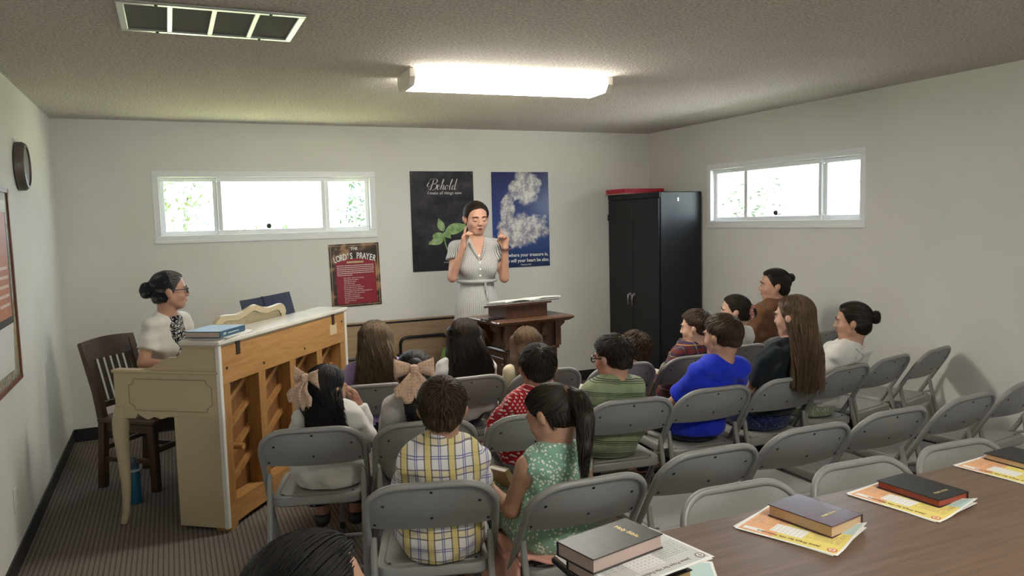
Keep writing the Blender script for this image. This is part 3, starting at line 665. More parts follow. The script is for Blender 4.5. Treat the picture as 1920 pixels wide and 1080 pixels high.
def poster(name, label, x0, x1, z0, z1, material, tilt=0):
    t = thing(name, label, 'poster', ((x0 + x1) / 2, B - .0015, (z0 + z1) / 2)); w, h = x1 - x0, z1 - z0; t.rotation_euler = (0, tilt, 0)
    MB().sheet(lambda u, v: ((u - .5) * w, -.0022 - .0012 * math.sin(v * 9 + u * 3), (v - .5) * h), 10, 14, .0012).build('sheet', material, t, True)
    for sx in (-1, 1): MB().lathe([(.006, 0), (.004, .004), (0, .006)], 8).build('pin', M_CHROME, t, True).matrix_local = Matrix.Translation((sx * (w / 2 - .018), -.0055, h / 2 - .02)) @ Matrix.Rotation(PI / 2, 4, 'X')
    return t, w, h
def pm_dark(g):
    x, y, z = g.xyz()
    c = g.ramp(g.noise(5, 4, .6, stretch=(1, 1, 1.6)), [(.35, (.012, .012, .018)), (.55, (.035, .032, .042)), (.75, (.085, .08, .09))])
    return g.mix(g.smooth(z, .05, -.35) * .75, c, g.ramp(g.noise(28, 3, .7), [(.45, (.008, .009, .016)), (.68, (.022, .022, .03)), (.8, (.10, .09, .09))]))
M_P1 = mat('seedling_print', rough=.25, color=pm_dark)
p1, w, h = poster('seedling_poster', 'dark poster with a green seedling and the word Behold', 1.98, 2.58, 1.165, 2.06, M_P1)
M_SILV = mat('silver_ink', (.62, .61, .58), rough=.5); M_WHITE = mat('white_ink', (.82, .82, .80), rough=.5)
# calligraphic word drawn with a broad nib
def catmull(P, n=7):
    out = []
    for i in range(len(P) - 1):
        a, b, c, d = P[max(i - 1, 0)], P[i], P[i + 1], P[min(i + 2, len(P) - 1)]
        for k in range(n):
            s = k / n; out.append(tuple(.5 * (2 * b[j] + (c[j] - a[j]) * s + (2 * a[j] - 5 * b[j] + 4 * c[j] - d[j]) * s * s + (3 * b[j] - a[j] - 3 * c[j] + d[j]) * s ** 3) for j in (0, 1)))
    return out + [P[-1]]
def script_word(strokes, parent, loc, sc, shear, mt, name='lettering'):
    mb = MB(); y = -.0048
    for st in strokes:
        q = catmull(st); q = [((x + shear * z) * sc, z * sc) for x, z in q]
        Lp, Rp = [], []
        for i in range(len(q)):
            a, b = q[max(i - 1, 0)], q[min(i + 1, len(q) - 1)]; dx, dz = b[0] - a[0], b[1] - a[1]; l = math.hypot(dx, dz) or 1
            wd = (.018 + .075 * max(0, -dz / l) ** 1.5) * sc; nx, nz = -dz / l * wd / 2, dx / l * wd / 2
            Lp.append((q[i][0] + nx, y, q[i][1] + nz)); Rp.append((q[i][0] - nx, y, q[i][1] - nz))
        n = len(q); mb.add(Lp + Rp, [(i, i + 1, n + i + 1, n + i) for i in range(n - 1)])
    o = mb.build(name, mt, parent); o.location = loc; return o
behold = [[(.25, 1.0), (.2, .5), (.12, .05), (-.05, .02), (-.12, .2)], [(-.2, .75), (-.1, 1.05), (.25, 1.12), (.62, 1.0), (.6, .72), (.3, .58)], [(.3, .58), (.7, .5), (.68, .15), (.4, -.02), (.1, .08)], [(-.2, .75), (-.3, .4), (-.05, .3), (.1, .5)],
          [(.78, .22), (1.0, .34), (1.02, .48), (.86, .46), (.82, .15), (.95, 0), (1.14, .18)], [(1.14, .18), (1.34, .75), (1.36, 1.05), (1.26, .95), (1.22, .02)], [(1.22, .02), (1.32, .4), (1.46, .46), (1.46, .1), (1.54, 0), (1.66, .18)],
          [(1.82, .46), (1.66, .3), (1.72, .02), (1.9, .1), (1.94, .38), (1.82, .46), (1.98, .36), (2.1, .4)], [(2.1, .3), (2.28, .8), (2.3, 1.06), (2.2, .95), (2.16, .15), (2.24, 0), (2.38, .16)],
          [(2.66, .44), (2.48, .4), (2.42, .12), (2.52, 0), (2.66, .2), (2.74, 1.1)], [(2.74, 1.1), (2.7, .15), (2.78, 0), (2.9, .12)]]
script_word(behold, p1, (-.125, 0, h / 2 - .165), .088, .28, M_SILV)
text('I make all things new.', .038, M_SILV, p1, (.02, -.0055, h / 2 - .195), (PI / 2, 0, 0), shear=.35)
M_LEAFP = mat('printed_leaf_green', rough=.35, color=mottled((.16, .30, .10), (.42, .55, .28), 16))
def pleaf(c, l, wd, ang, cut=False):
    P = []
    for k in range(21):
        a = k / 20; P.append((a * l, wd * math.sin(PI * a ** .75)))
    for k in range(19, 0, -1):
        a = k / 20; P.append((a * l, -wd * math.sin(PI * a ** .75) * (.8 if not cut else (.35 if .55 < a < .85 else .8))))
    ca, sa = math.cos(rad(ang)), math.sin(rad(ang))
    MB().add([(c[0] + x * ca - z * sa, -.0046 - ang * 1e-6, c[1] + x * sa + z * ca) for x, z in P], [tuple(range(len(P)))]).build('printed_leaf', M_LEAFP, p1)
pleaf((.01, -.10), .24, .055, 14); pleaf((.0, -.09), .13, .038, 112); pleaf((-.005, -.115), .17, .06, 212, True); pleaf((.005, -.10), .085, .032, -42)
MB().add([(-.006, -.0044, -.10), (.006, -.0044, -.10), (.015, -.0044, -.19), (.034, -.0044, -.26), (.024, -.0044, -.26), (.004, -.0044, -.19)], [tuple(range(6))]).build('printed_stem', M_LEAFP, p1)
text('Revelation 21:5', .018, M_SILV, p1, (.05, -.0055, -h / 2 + .075), (PI / 2, 0, 0))
def pm_cloud(g):
    x, y, z = g.xyz()
    sky = g.ramp((z + .45) / .9, [(0, (.006, .02, .075)), (.22, (.012, .05, .22)), (.45, (.03, .06, .24)), (1, (.022, .026, .13))])
    n = g.noise(6.5, 9, .66, stretch=(1, 1, 1.15), dist=.25)
    d1 = g.math('SQRT', (x - .04) * (x - .06) + (z - .30) * (z - .30)); d2 = g.math('SQRT', (x - .0) * (x - .0) * .35 + (z + .10) * (z + .10)); d3 = g.math('SQRT', (x + .14) * (x + .14) * 2.5 + (z - .08) * (z - .08) * .6)
    m = g.smooth(d1, .27, .04) | g.smooth(d2, .27, .04) | g.smooth(d3, .22, .02)
    f = g.smooth(n * 1.5 + m * .95 - 1.12, .0, .30)
    return g.mix(f, sky, g.mix(g.smooth(g.noise(11, 7, .7), .38, .62), (.26, .25, .34), (.86, .83, .78)))
M_P2 = mat('cloud_print', rough=.25, color=pm_cloud)
p2, w, h = poster('cloud_poster', 'blue poster of white clouds with a verse in white letters', 2.76, 3.35, 1.16, 2.055, M_P2)
text('For where your treasure is,', .046, M_WHITE, p2, (w / 2 - .02, -.0055, -h / 2 + .115), (PI / 2, 0, 0), align='RIGHT', sx=.95, bold=.0008)
text('there will your heart be also.', .046, M_WHITE, p2, (w / 2 - .008, -.0055, -h / 2 + .062), (PI / 2, 0, 0), align='RIGHT', sx=.95, bold=.0008)
text('Matthew 6:21', .020, M_WHITE, p2, (.04, -.0055, -h / 2 + .022), (PI / 2, 0, 0))
M_P3 = mat('brown_collage_print', rough=.3, color=lambda g: g.ramp(g.noise(9, 2, dist=.6), [(.38, (.025, .016, .012)), (.52, (.07, .035, .02)), (.6, (.30, .17, .08)), (.75, (.45, .30, .17))]))
p3, w, h = poster('prayer_poster', 'red and brown Lord\'s Prayer poster under the back window', 1.245, 1.68, .895, 1.44, M_P3, rad(-1))
M_GOLD = mat('gold_rule', (.55, .40, .20), rough=.5); M_CRIM = mat('crimson_print', (.27, .012, .025), rough=.35)
i_ = .014
MB().box((-w / 2 + i_, -.0055, h / 2 - i_ - .003), (w / 2 - i_, -.003, h / 2 - i_)).box((-w / 2 + i_, -.0055, -h / 2 + i_), (w / 2 - i_, -.003, -h / 2 + i_ + .003)).box((-w / 2 + i_, -.0055, -h / 2 + i_), (-w / 2 + i_ + .003, -.003, h / 2 - i_)).box((w / 2 - i_ - .003, -.0055, -h / 2 + i_), (w / 2 - i_, -.003, h / 2 - i_)).build('gold_border', M_GOLD, p3)
arch = [(-.168, -h / 2 + .025), (.178, -h / 2 + .025), (.178, .115)] + [(.178 - .346 * k / 12, .115 + .03 * math.sin(PI * k / 12)) for k in range(13)]
MB().prism(arch[::-1], -.0058, -.003, 'y').build('red_field', M_CRIM, p3)
text('THE', .032, M_WHITE, p3, (.0, -.0066, h / 2 - .045), (PI / 2, 0, 0), bold=.0008)
for k, chh_ in enumerate("LORD'S PRAYER"):
    u = (k - 6) / 6.0
    if chh_ != ' ': text(chh_, .074, M_WHITE, p3, (u * .17, -.0066, .165 - .028 * u * u), (PI / 2, rad(14 * u), 0), sx=.62, bold=.0016)
MB().box((-.07, -.0062, .105), (.075, -.0055, .121), .0004).build('gold_banner', M_GOLD, p3)
rl = random.Random(2)
for k in range(6):
    x = -.158; mb = MB()
    while x < (.155 if k < 5 else -.04):
        w_ = rl.uniform(.006, .022); mb.box((x, -.0064, .0825 - k * .0165), (x + w_, -.0058, .0875 - k * .0165)); x += w_ + .0035
    o = mb.build('print_line', M_WHITE, p3); o['kind'] = 'stuff'
pray = ['Our Father, which art in heaven,', 'Hallowed be thy Name.', 'Thy kingdom come,', 'Thy will be done,', 'On earth as it is in heaven.', 'Give us this day our daily bread.', 'And forgive us our trespasses,', 'As we forgive those who trespass against us.', 'And lead us not into temptation,', 'But deliver us from evil.', 'For thine is the kingdom,', 'And the power, and the glory,', 'For ever and ever.', 'Amen.']
for k, s in enumerate(pray): text(s, .0135, M_WHITE, p3, (-.105, -.0066, -.022 - k * .0163), (PI / 2, 0, 0), align='LEFT', ext=.0002)

# ------------------------------------------------------------------ the table in front with books and leaflets
M_TOP = mat('brown_laminate', rough=.36, spec=.45, color=grain((.135, .082, .055), (.21, .135, .094), 3.2, (1, 16, 16)))
t = thing('folding_table', 'long brown wood-grain table in the near right corner', 'table', (.86, .96, 0)); TZ = .74
MB().box((0, 0, TZ - .024), (2.44, .76, TZ), .004).build('tabletop', M_TOP, t)
MB().box((-.003, -.003, TZ - .021), (2.443, .763, TZ - .006), .003).build('edge_band', M_BLACK, t)
for x in (.25, 2.19):
    for y in (.08, .68): MB().tube([(x, y, 0), (x, y, TZ - .024)], .014, 10).build('leg', M_CHAIR, t, True)
    MB().tube([(x, .08, .2), (x, .68, .2)], .010, 8).build('leg_brace', M_CHAIR, t, True)
def leaflet_mat(name, gray):
    O, Y, Wt, Bl = ((.80, .42, .22), (.80, .68, .20), (.86, .86, .84), (.50, .66, .66)) if not gray else ((.62, .62, .62), (.60, .60, .60), (.86, .86, .86), (.64, .64, .64))
    INK = (.45, .30, .18) if not gray else (.35, .35, .36)
    def f(g):
        x, y, z = g.xyz()
        c = g.mix(x > .035, Y, O)
        c = g.mix((x < -.075) & (y < -.025), c, Bl)
        lines = ((y / .0085).fr() < .35) & (g.noise(220, 0, stretch=(1, .2, 1)) > .40)
        c = g.mix(lines & (x > .045) & (x < .125) & (y > -.06) & (y < .035) & ((x - .085).ab() > .003), c, INK)
        c = g.mix(lines & (x > -.12) & (x < -.035) & (y > -.02) & (y < .045), c, INK)
        box = (x > -.03) & (x < .06) & (y > .005) & (y < .062)
        c = g.mix(box, c, Wt)
        c = g.mix(box & ((((x / .012).fr() - .5).ab() < .14) & (((y / .012).fr() - .5).ab() < .16)), c, (.55, .45, .5))
        c = g.mix((x > .07) & (x < .125) & (y > .07) & (y < .088), c, Wt)
        return g.mix(((x).ab() > .133) | ((y).ab() > .1), c, Wt)
    return mat(name, rough=.55, color=f)
M_LF, M_LG = leaflet_mat('printed_leaflet', False), leaflet_mat('grey_leaflet', True)
M_BADGE = mat('orange_badge', (.70, .16, .05), rough=.5); M_BROWN = mat('brown_ink', (.22, .12, .05), rough=.6)
def leaflet(label, loc, ang, material, ink, badge, curl=.02, flat=0):
    t = thing('lesson_leaflet', label, 'leaflet', loc, rad(ang), 'lesson leaflets on the table')
    for k, (rz, dx, dy) in enumerate(((-3, .004, -.003), (0, 0, 0))):
        o = MB().sheet(lambda u, v: ((u - .5) * .28, (v - .5) * .215, .0009 + curl * (max(0, .35 - u) / .35) ** 2 * (max(0, .75 - v) / .75) * (1 if k else .45) + k * .0014), 14, 10, .0008).build('sheet', material if k else M_PAGE, t, True)
        o.matrix_local = Matrix.Translation((dx, dy, 0)) @ Matrix.Rotation(rad(rz), 4, 'Z')
    text('Jesus Prays for His Followers', .0145, ink, t, (.0, .082, .0032), ext=.0002, bold=.0002)
    b = MB().lathe([(.0125, 0), (.0125, .0004)], 20, (-.118, .083, .0029)).build('badge', badge, t); MB().lathe([(.0085, 0), (.0085, .0003)], 16, (-.118, .083, .0032)).build('badge_disc', M_WHITE, b); MB().box((-.1195, .077, .0034), (-.1165, .089, .0038)).box((-.123, .082, .0034), (-.113, .085, .0038)).build('badge_cross', badge, b)
    return t
def bible(label, loc, ang, L_, W_, T_, cover, edge, title, tmat, tpos, trot=0, tsize=.013):
    t = thing('bible', label, 'book', loc, rad(ang), 'Bibles on the table')
    MB().box((-L_ / 2, -W_ / 2, 0), (L_ / 2, W_ / 2, .003), .001).box((-L_ / 2, -W_ / 2, T_ - .003), (L_ / 2, W_ / 2, T_), .001).box((-L_ / 2, W_ / 2 - .004, 0), (L_ / 2, W_ / 2 + .001, T_), .0015).build('cover', cover, t)
    MB().box((-L_ / 2 + .004, -W_ / 2 + .004, .003), (L_ / 2 - .004, W_ / 2 - .004, T_ - .003)).build('page_block', edge, t)
    if title: text(title, tsize, tmat, t, (*tpos, T_ + .0003), (0, 0, rad(trot)), ext=.0002, bold=.0003)
    return t
M_GILT = mat('gilt', (.75, .60, .28), rough=.35, metal=.6)
M_LEATH = mat('black_pebbled_cover', rough=.35, spec=.5, color=mottled((.018, .018, .018), (.032, .032, .03), 60), bump=lambda g: g.voro(520), bstr=.25, bdist=.0006)
M_SMOOTHB = mat('smooth_black_cover', (.016, .015, .015), rough=.42)
M_MAROON = mat('maroon_worn_cover', rough=.22, color=mottled((.06, .022, .03), (.11, .05, .06), 14))
M_TANE = mat('tan_page_edge', (.56, .38, .22), rough=.7); M_REDE = mat('red_page_edge', (.30, .055, .03), rough=.6); M_PINKE = mat('pinkish_page_edge', (.46, .34, .30), rough=.7)
TT = TZ + .0006
leaflet('orange and yellow leaflet under the maroon Bible', (1.537, 1.552, TT), 113, M_LF, M_BROWN, M_BADGE)
bible('worn maroon Bible with tan page edges', (1.610, 1.573, TT + .0035), -80, .205, .142, .034, M_MAROON, M_TANE, 'HOLY BIBLE', M_GILT, (.045, .0), -90, .012)
leaflet('orange and yellow leaflet under the slim black Bible with red edges', (1.985, 1.565, TT), 100, M_LF, M_BROWN, M_BADGE)
bible('slim black Bible with red page edges', (2.055, 1.583, TT + .0035), -86, .205, .140, .024, M_SMOOTHB, M_REDE, 'HOLY BIBLE', M_GILT, (.06, .0), -90, .012)
leaflet('leaflet under the Bible at the right edge of the picture', (2.50, 1.585, TT), 97, M_LF, M_BROWN, M_BADGE)
bible('plain black Bible at the right edge of the picture', (2.605, 1.605, TT + .0035), -88, .215, .150, .022, M_SMOOTHB, M_TANE, 'HOLY BIBLE', M_GILT, (.07, 0), -90, .013)
# the stack on the table's left end
leaflet('yellow and white leaflet at the bottom of the book stack', (1.02, 1.475, TT), 150, M_LF, M_BROWN, M_BADGE, .0)
bible('lowest dark book of the stack, with tan edges', (.955, 1.49, TT + .0035), 10, .235, .16, .030, M_SMOOTHB, M_TANE, None, None, None)
bible('middle black book of the stack, with pale pink edges', (.945, 1.50, TT + .034), 8, .235, .162, .034, M_SMOOTHB, M_PINKE, None, None, None)
leaflet('grey printed leaflet in the stack under the black pebbled Bible', (.965, 1.48, TT + .069), 190, M_LG, M_INK, M_INK, .0)
bible('black pebbled Bible with gilt title on top of the stack', (.918, 1.528, TT + .0725), 12, .225, .130, .036, M_LEATH, M_PINKE, 'Holy Bible', M_GILT, (.055, .0), -90, .019)

# ------------------------------------------------------------------ people: implicit bodies meshed with surface nets
def axis(lo, hi, h, fine):
    xs = [lo]
    while xs[-1] < hi:
        x = xs[-1]; st = h
        for a, b, f in fine:
            if a - 1e-9 <= x < b: st = min(st, f)
            elif x < a < x + st: st = min(st, max(a - x, f))
        xs.append(x + st)
    return np.array(xs, dtype=np.float32)
class SDF:
    def __init__(s, lo, hi, h, fine=()):
        """fine: list of (lo3, hi3, step) boxes that get a finer grid"""
        s.ax = [axis(lo[i], hi[i], h, [(f[0][i], f[1][i], f[2]) for f in fine]) for i in range(3)]
        s.D = np.full([len(a) for a in s.ax], 1e3, np.float32); s.h = h; s.M = None; s.o = None
    def frame(s, o=None, M=None): s.o, s.M = o, M
    def _put(s, fn, lo, hi, k, mode):
        pad = max(k, 2.2 * s.h) + s.h
        if s.M is not None:     # corners of the local box to the grid frame
            c = np.array([[x, y, z] for x in (lo[0], hi[0]) for y in (lo[1], hi[1]) for z in (lo[2], hi[2])]) @ s.M.T + s.o
            lo, hi = c.min(0), c.max(0)
        sl = tuple(slice(max(int(np.searchsorted(a, lo[i] - pad)) - 1, 0), int(np.searchsorted(a, hi[i] + pad)) + 1) for i, a in enumerate(s.ax))
        X, Y, Z = s.ax[0][sl[0]][:, None, None], s.ax[1][sl[1]][None, :, None], s.ax[2][sl[2]][None, None, :]
        if X.size == 0 or Y.size == 0 or Z.size == 0: return
        if s.M is not None:
            x, y, z = X - s.o[0], Y - s.o[1], Z - s.o[2]; M = s.M.astype(np.float32)
            X, Y, Z = (M[0, i] * x + M[1, i] * y + M[2, i] * z for i in range(3))
        d = fn(X, Y, Z); a = s.D[sl]
        if mode == 'u':
            if k > 0:
                hh = np.maximum(k - np.abs(a - d), 0) / k; s.D[sl] = np.minimum(a, d) - hh * hh * k * .25
            else: s.D[sl] = np.minimum(a, d)
        else:
            d = -d
            if k > 0:
                hh = np.maximum(k - np.abs(a - d), 0) / k; s.D[sl] = np.maximum(a, d) + hh * hh * k * .25
            else: s.D[sl] = np.maximum(a, d)
    def cone(s, a, b, ra, rb, k=.0, mode='u', cut=None, flat=None, amp=None):
        a, b = np.array(a, float), np.array(b, float); ba = b - a; L2 = float(ba @ ba) or 1e-9; r = max(ra, rb)
        def fn(X, Y, Z):
            x, y, z = X - a[0], Y - a[1], Z - a[2]
            tt = (x * ba[0] + y * ba[1] + z * ba[2]) / L2; t = np.clip(tt, 0, 1)
            if flat: d = np.sqrt(((x - t * ba[0]) * flat[0]) ** 2 + ((y - t * ba[1]) * flat[1]) ** 2 + ((z - t * ba[2]) * flat[2]) ** 2) - (ra + (rb - ra) * t)
            else: d = np.sqrt((x - t * ba[0]) ** 2 + (y - t * ba[1]) ** 2 + (z - t * ba[2]) ** 2) - (ra + (rb - ra) * t)
            if cut is not None: d = np.maximum(d, (tt - cut) * math.sqrt(L2))
            return d
        q = r * (1.6 if flat else 1)
        s._put(fn, np.minimum(a, b) - q, np.maximum(a, b) + q, k, mode)
    def ell(s, c, r, k=.0, mode='u', lim=None):
        c, r = np.array(c, float), np.array(r, float)
        def fn(X, Y, Z):
            x, y, z = X - c[0], Y - c[1], Z - c[2]
            k0 = np.sqrt((x / r[0]) ** 2 + (y / r[1]) ** 2 + (z / r[2]) ** 2); k1 = np.sqrt((x / r[0] ** 2) ** 2 + (y / r[1] ** 2) ** 2 + (z / r[2] ** 2) ** 2)
            d = k0 * (k0 - 1) / np.maximum(k1, 1e-6)
            if lim is not None: d = np.maximum(d, lim(X, Y, Z))
            return d
        s._put(fn, c - r, c + r, k, mode)
    def box(s, lo, hi, k=0., mode='c', rd=.0):
        c, b = (np.array(lo) + np.array(hi)) / 2, (np.array(hi) - np.array(lo)) / 2 - rd
        def fn(X, Y, Z):
            x, y, z = np.abs(X - c[0]) - b[0], np.abs(Y - c[1]) - b[1], np.abs(Z - c[2]) - b[2]
            return np.sqrt(np.maximum(x, 0) ** 2 + np.maximum(y, 0) ** 2 + np.maximum(z, 0) ** 2) + np.minimum(np.maximum(x, np.maximum(y, z)), 0) - rd
        s._put(fn, lo, hi, k, mode)
    def cutplane(s, p, n):
        X, Y, Z = s.ax[0][:, None, None], s.ax[1][None, :, None], s.ax[2][None, None, :]
        s.D = np.maximum(s.D, ((X - p[0]) * n[0] + (Y - p[1]) * n[1] + (Z - p[2]) * n[2]).astype(np.float32))
    def wrinkle(s, amp, seed, sc=1.0, zs=1.0):
        r = np.random.RandomState(seed); X, Y, Z = s.ax[0][:, None, None], s.ax[1][None, :, None], s.ax[2][None, None, :]; w = 0
        near = np.abs(s.D) < .06
        for i in range(5):
            d = r.normal(size=3); d /= np.linalg.norm(d); f = r.uniform(50, 125) * sc
            w = w + np.sin(f * (d[0] * X + d[1] * Y + zs * d[2] * Z) + r.uniform(0, 6) + 1.6 * np.sin(17 * sc * (X * d[1] - Z * d[0]) + i)) / (1 + .35 * i)
        s.D = s.D + np.where(near, (w * amp / 2.2), 0).astype(np.float32)
    def mesh(s):
        D = s.D; ins = D < 0; n = np.array(D.shape)
        cnt = np.zeros(n - 1, np.uint8)
        for i in (0, 1):
            for j in (0, 1):
                for k in (0, 1): cnt += ins[i:n[0] - 1 + i, j:n[1] - 1 + j, k:n[2] - 1 + k]
        act = (cnt > 0) & (cnt < 8); I = np.argwhere(act); N = len(I)
        idx = np.full(n - 1, -1, np.int32); idx[act] = np.arange(N)
        cor = [(i, j, k) for i in (0, 1) for j in (0, 1) for k in (0, 1)]
        V = np.stack([D[I[:, 0] + c[0], I[:, 1] + c[1], I[:, 2] + c[2]] for c in cor], 1)
        P = np.zeros((N, 3), np.float32); C = np.zeros(N, np.float32)
        for a in range(8):
            for b in range(a + 1, 8):
                df = [cor[b][q] - cor[a][q] for q in range(3)]
                if sum(abs(q) for q in df) != 1: continue
                va, vb = V[:, a], V[:, b]; m = (va < 0) != (vb < 0); t = np.where(m, va / np.where(m, va - vb, 1), 0)
                for q in range(3): P[:, q] += np.where(m, cor[a][q] + t * df[q], 0)
                C += m
        P /= np.maximum(C, 1)[:, None]; out = np.empty((N, 3), np.float32)
        for q in range(3):
            a = s.ax[q]; out[:, q] = a[I[:, q]] + P[:, q] * (a[I[:, q] + 1] - a[I[:, q]])
        F = []
        for q in range(3):
            e = [0, 0, 0]; e[q] = 1; u, v = (q + 1) % 3, (q + 2) % 3
            A = ins[tuple(slice(0, n[i] - e[i]) for i in range(3))]; Bq = ins[tuple(slice(e[i], n[i]) for i in range(3))]
            for ds, sgn in ((A & ~Bq, 1), (~A & Bq, -1)):
                J = np.argwhere(ds); J = J[(J[:, u] > 0) & (J[:, v] > 0) & (J[:, u] < n[u] - 1) & (J[:, v] < n[v] - 1)]
                def g(du, dv):
                    K = J.copy(); K[:, u] -= du; K[:, v] -= dv; return idx[K[:, 0], K[:, 1], K[:, 2]]
                f = np.stack([g(1, 1), g(0, 1), g(0, 0), g(1, 0)], 1); F.append(f if sgn > 0 else f[:, ::-1])
        F = np.concatenate(F); return out, F[(F >= 0).all(1)]
def np_mesh(name, V, F, material, parent, shade=None, mats=None, fm=None):
    me = bpy.data.meshes.new(name); k = F.shape[1]
    me.vertices.add(len(V)); me.vertices.foreach_set('co', V.astype(np.float32).ravel())
    me.loops.add(F.size); me.loops.foreach_set('vertex_index', F.astype(np.int32).ravel())
    me.polygons.add(len(F)); me.polygons.foreach_set('loop_start', np.arange(0, F.size, k, dtype=np.int32)); me.polygons.foreach_set('loop_total', np.full(len(F), k, np.int32))
    me.polygons.foreach_set('use_smooth', np.ones(len(F), bool))
    for m in (mats or [material]): me.materials.append(m)
    if fm is not None: me.polygons.foreach_set('material_index', fm.astype(np.int32))
    if shade is not None:
        a = me.attributes.new('shade', 'FLOAT', 'POINT'); a.data.foreach_set('value', shade.astype(np.float32))
    me.update(calc_edges=True); me.validate()
    o = bpy.data.objects.new(name, me); COL.objects.link(o); o.parent = parent; return o
def rotm(yaw, pitch, roll):
    return np.array(Matrix.Rotation(yaw, 3, 'Z') @ Matrix.Rotation(pitch, 3, 'X') @ Matrix.Rotation(roll, 3, 'Y'))
def strands_mesh(paths, rads, shades):
    """paths (S, n, 3): three-sided tapering tubes"""
    S, n, _ = paths.shape; T = np.gradient(paths, axis=1); T /= np.linalg.norm(T, axis=2, keepdims=True) + 1e-9
    ref = np.array([.31, .25, .91]); Nn = np.cross(T, ref); Nn /= np.linalg.norm(Nn, axis=2, keepdims=True) + 1e-9; Bn = np.cross(T, Nn)
    tp = np.concatenate([np.linspace(.55, 1, n // 3), np.linspace(1, .15, n - n // 3)])[None, :, None] * rads[:, None, None]
    V = np.stack([paths + (Nn * math.cos(a) + Bn * math.sin(a)) * tp for a in (0, 2 * PI / 3, 4 * PI / 3)], 2).reshape(-1, 3)
    base = (np.arange(S)[:, None] * n + np.arange(n - 1)[None, :]).reshape(-1) * 3
    F = np.concatenate([np.stack([base + k, base + (k + 1) % 3, base + 3 + (k + 1) % 3, base + 3 + k], 1) for k in range(3)])
    return V, F, np.repeat(shades, n * 3)
def skin_mat(name, c):
    return mat(name, rough=.5, spec=.35, color=mottled(tuple(v * .93 for v in c), tuple(min(1, v * 1.06) for v in c), 18), sss=.1)
SK = {'fair': skin_mat('fair_skin', (.60, .36, .26)), 'light': skin_mat('light_skin', (.52, .29, .20)), 'tan': skin_mat('tan_skin', (.40, .21, .135)), 'olive': skin_mat('olive_skin', (.45, .25, .165))}
M_LIP = mat('lips', (.40, .15, .12), rough=.45); M_EYEW = mat('eye_white', (.75, .73, .70), rough=.15); M_IRIS = mat('iris', (.05, .028, .015), rough=.15); M_MOUTH = mat('mouth_inside', (.12, .02, .02), rough=.5)
M_TEETH = mat('teeth', (.80, .77, .70), rough=.25)
def hair_mat(name, dark, light):
    def col(g): return g.mix((g.attr('shade') * .75 + (g.noise(90, 2, stretch=(3, 3, .25)) - .5) * .6).clamp(), dark, light)
    return mat(name, rough=.52, spec=.28, color=col, bump=lambda g: g.noise(170, 2, stretch=(3, 3, .2)), bstr=.3, bdist=.002)
HR = {'black': hair_mat('black_hair', (.006, .005, .005), (.028, .022, .020)), 'dark': hair_mat('dark_brown_hair', (.012, .0075, .005), (.055, .034, .022)), 'brown': hair_mat('brown_hair', (.026, .015, .009), (.115, .066, .036)),
      'lbrown': hair_mat('light_brown_hair', (.06, .034, .018), (.22, .135, .072)), 'blond': hair_mat('dark_blond_hair', (.055, .036, .020), (.27, .185, .105)), 'grey': hair_mat('greying_hair', (.045, .040, .036), (.26, .245, .225))}
HC, HRr = np.array((0, -.06, .15)), np.array((.345, .42, .36))         # cranium in head units
def hairline(az, nape=-.34, front=.37, side=.04):
    return np.interp(az, [0, .5, .95, 1.25, 1.5, 1.75, 2.1, 2.6, PI], [front, front - .01, front - .10, side + .05, side - .1, side - .13, -.24, nape + .02, nape])
def hairline_short(az, nape=-.27, front=.37):
    return np.interp(az, [0, .5, .95, 1.25, 1.45, 1.7, 1.95, 2.3, 2.7, PI], [front, front - .01, front - .09, .17, .10, .08, -.06, -.18, nape + .02, nape])
def hand(S, w, d, n, sz=1.0, side=1, curl=.5, point=False, k=.010):
    """w wrist, d direction of the fingers, n palm normal; side +1: thumb on +(d x n)"""
    w, d, n = (np.array(v, float) for v in (w, d, n)); d /= np.linalg.norm(d); n -= d * (n @ d); n /= np.linalg.norm(n); t = np.cross(d, n) * side
    q = lambda a, b, c: w + (d * a + t * b + n * c) * sz
    for i, b in enumerate((.030, .010, -.010, -.028)): S.cone(w + d * .0, q(.078 - (.006 * abs(i - 1)), b, 0), .016 * sz, .0135 * sz, .014)
    for i, (b, ln) in enumerate(((.032, .040), (.011, .045), (-.010, .042), (-.029, .034))):
        c = .10 if (point and i == 0) else curl; a1 = c * 1.1; a2 = c * 2.4; p0 = q(.076, b, 0)
        p1 = p0 + (d * math.cos(a1) + n * math.sin(a1)) * ln * sz; p2 = p1 + (d * math.cos(a2) + n * math.sin(a2)) * ln * .75 * sz
        S.cone(p0, p1, .0098 * sz, .0088 * sz, .006); S.cone(p1, p2, .0088 * sz, .0072 * sz, .004)
    p0, p1 = q(.02, .028, .006), q(.055, .052, .022); S.cone(p0, p1, .0135 * sz, .011 * sz, .012); S.cone(p1, q(.085, .045 if not point else .03, .038), .011 * sz, .0085 * sz, .004)
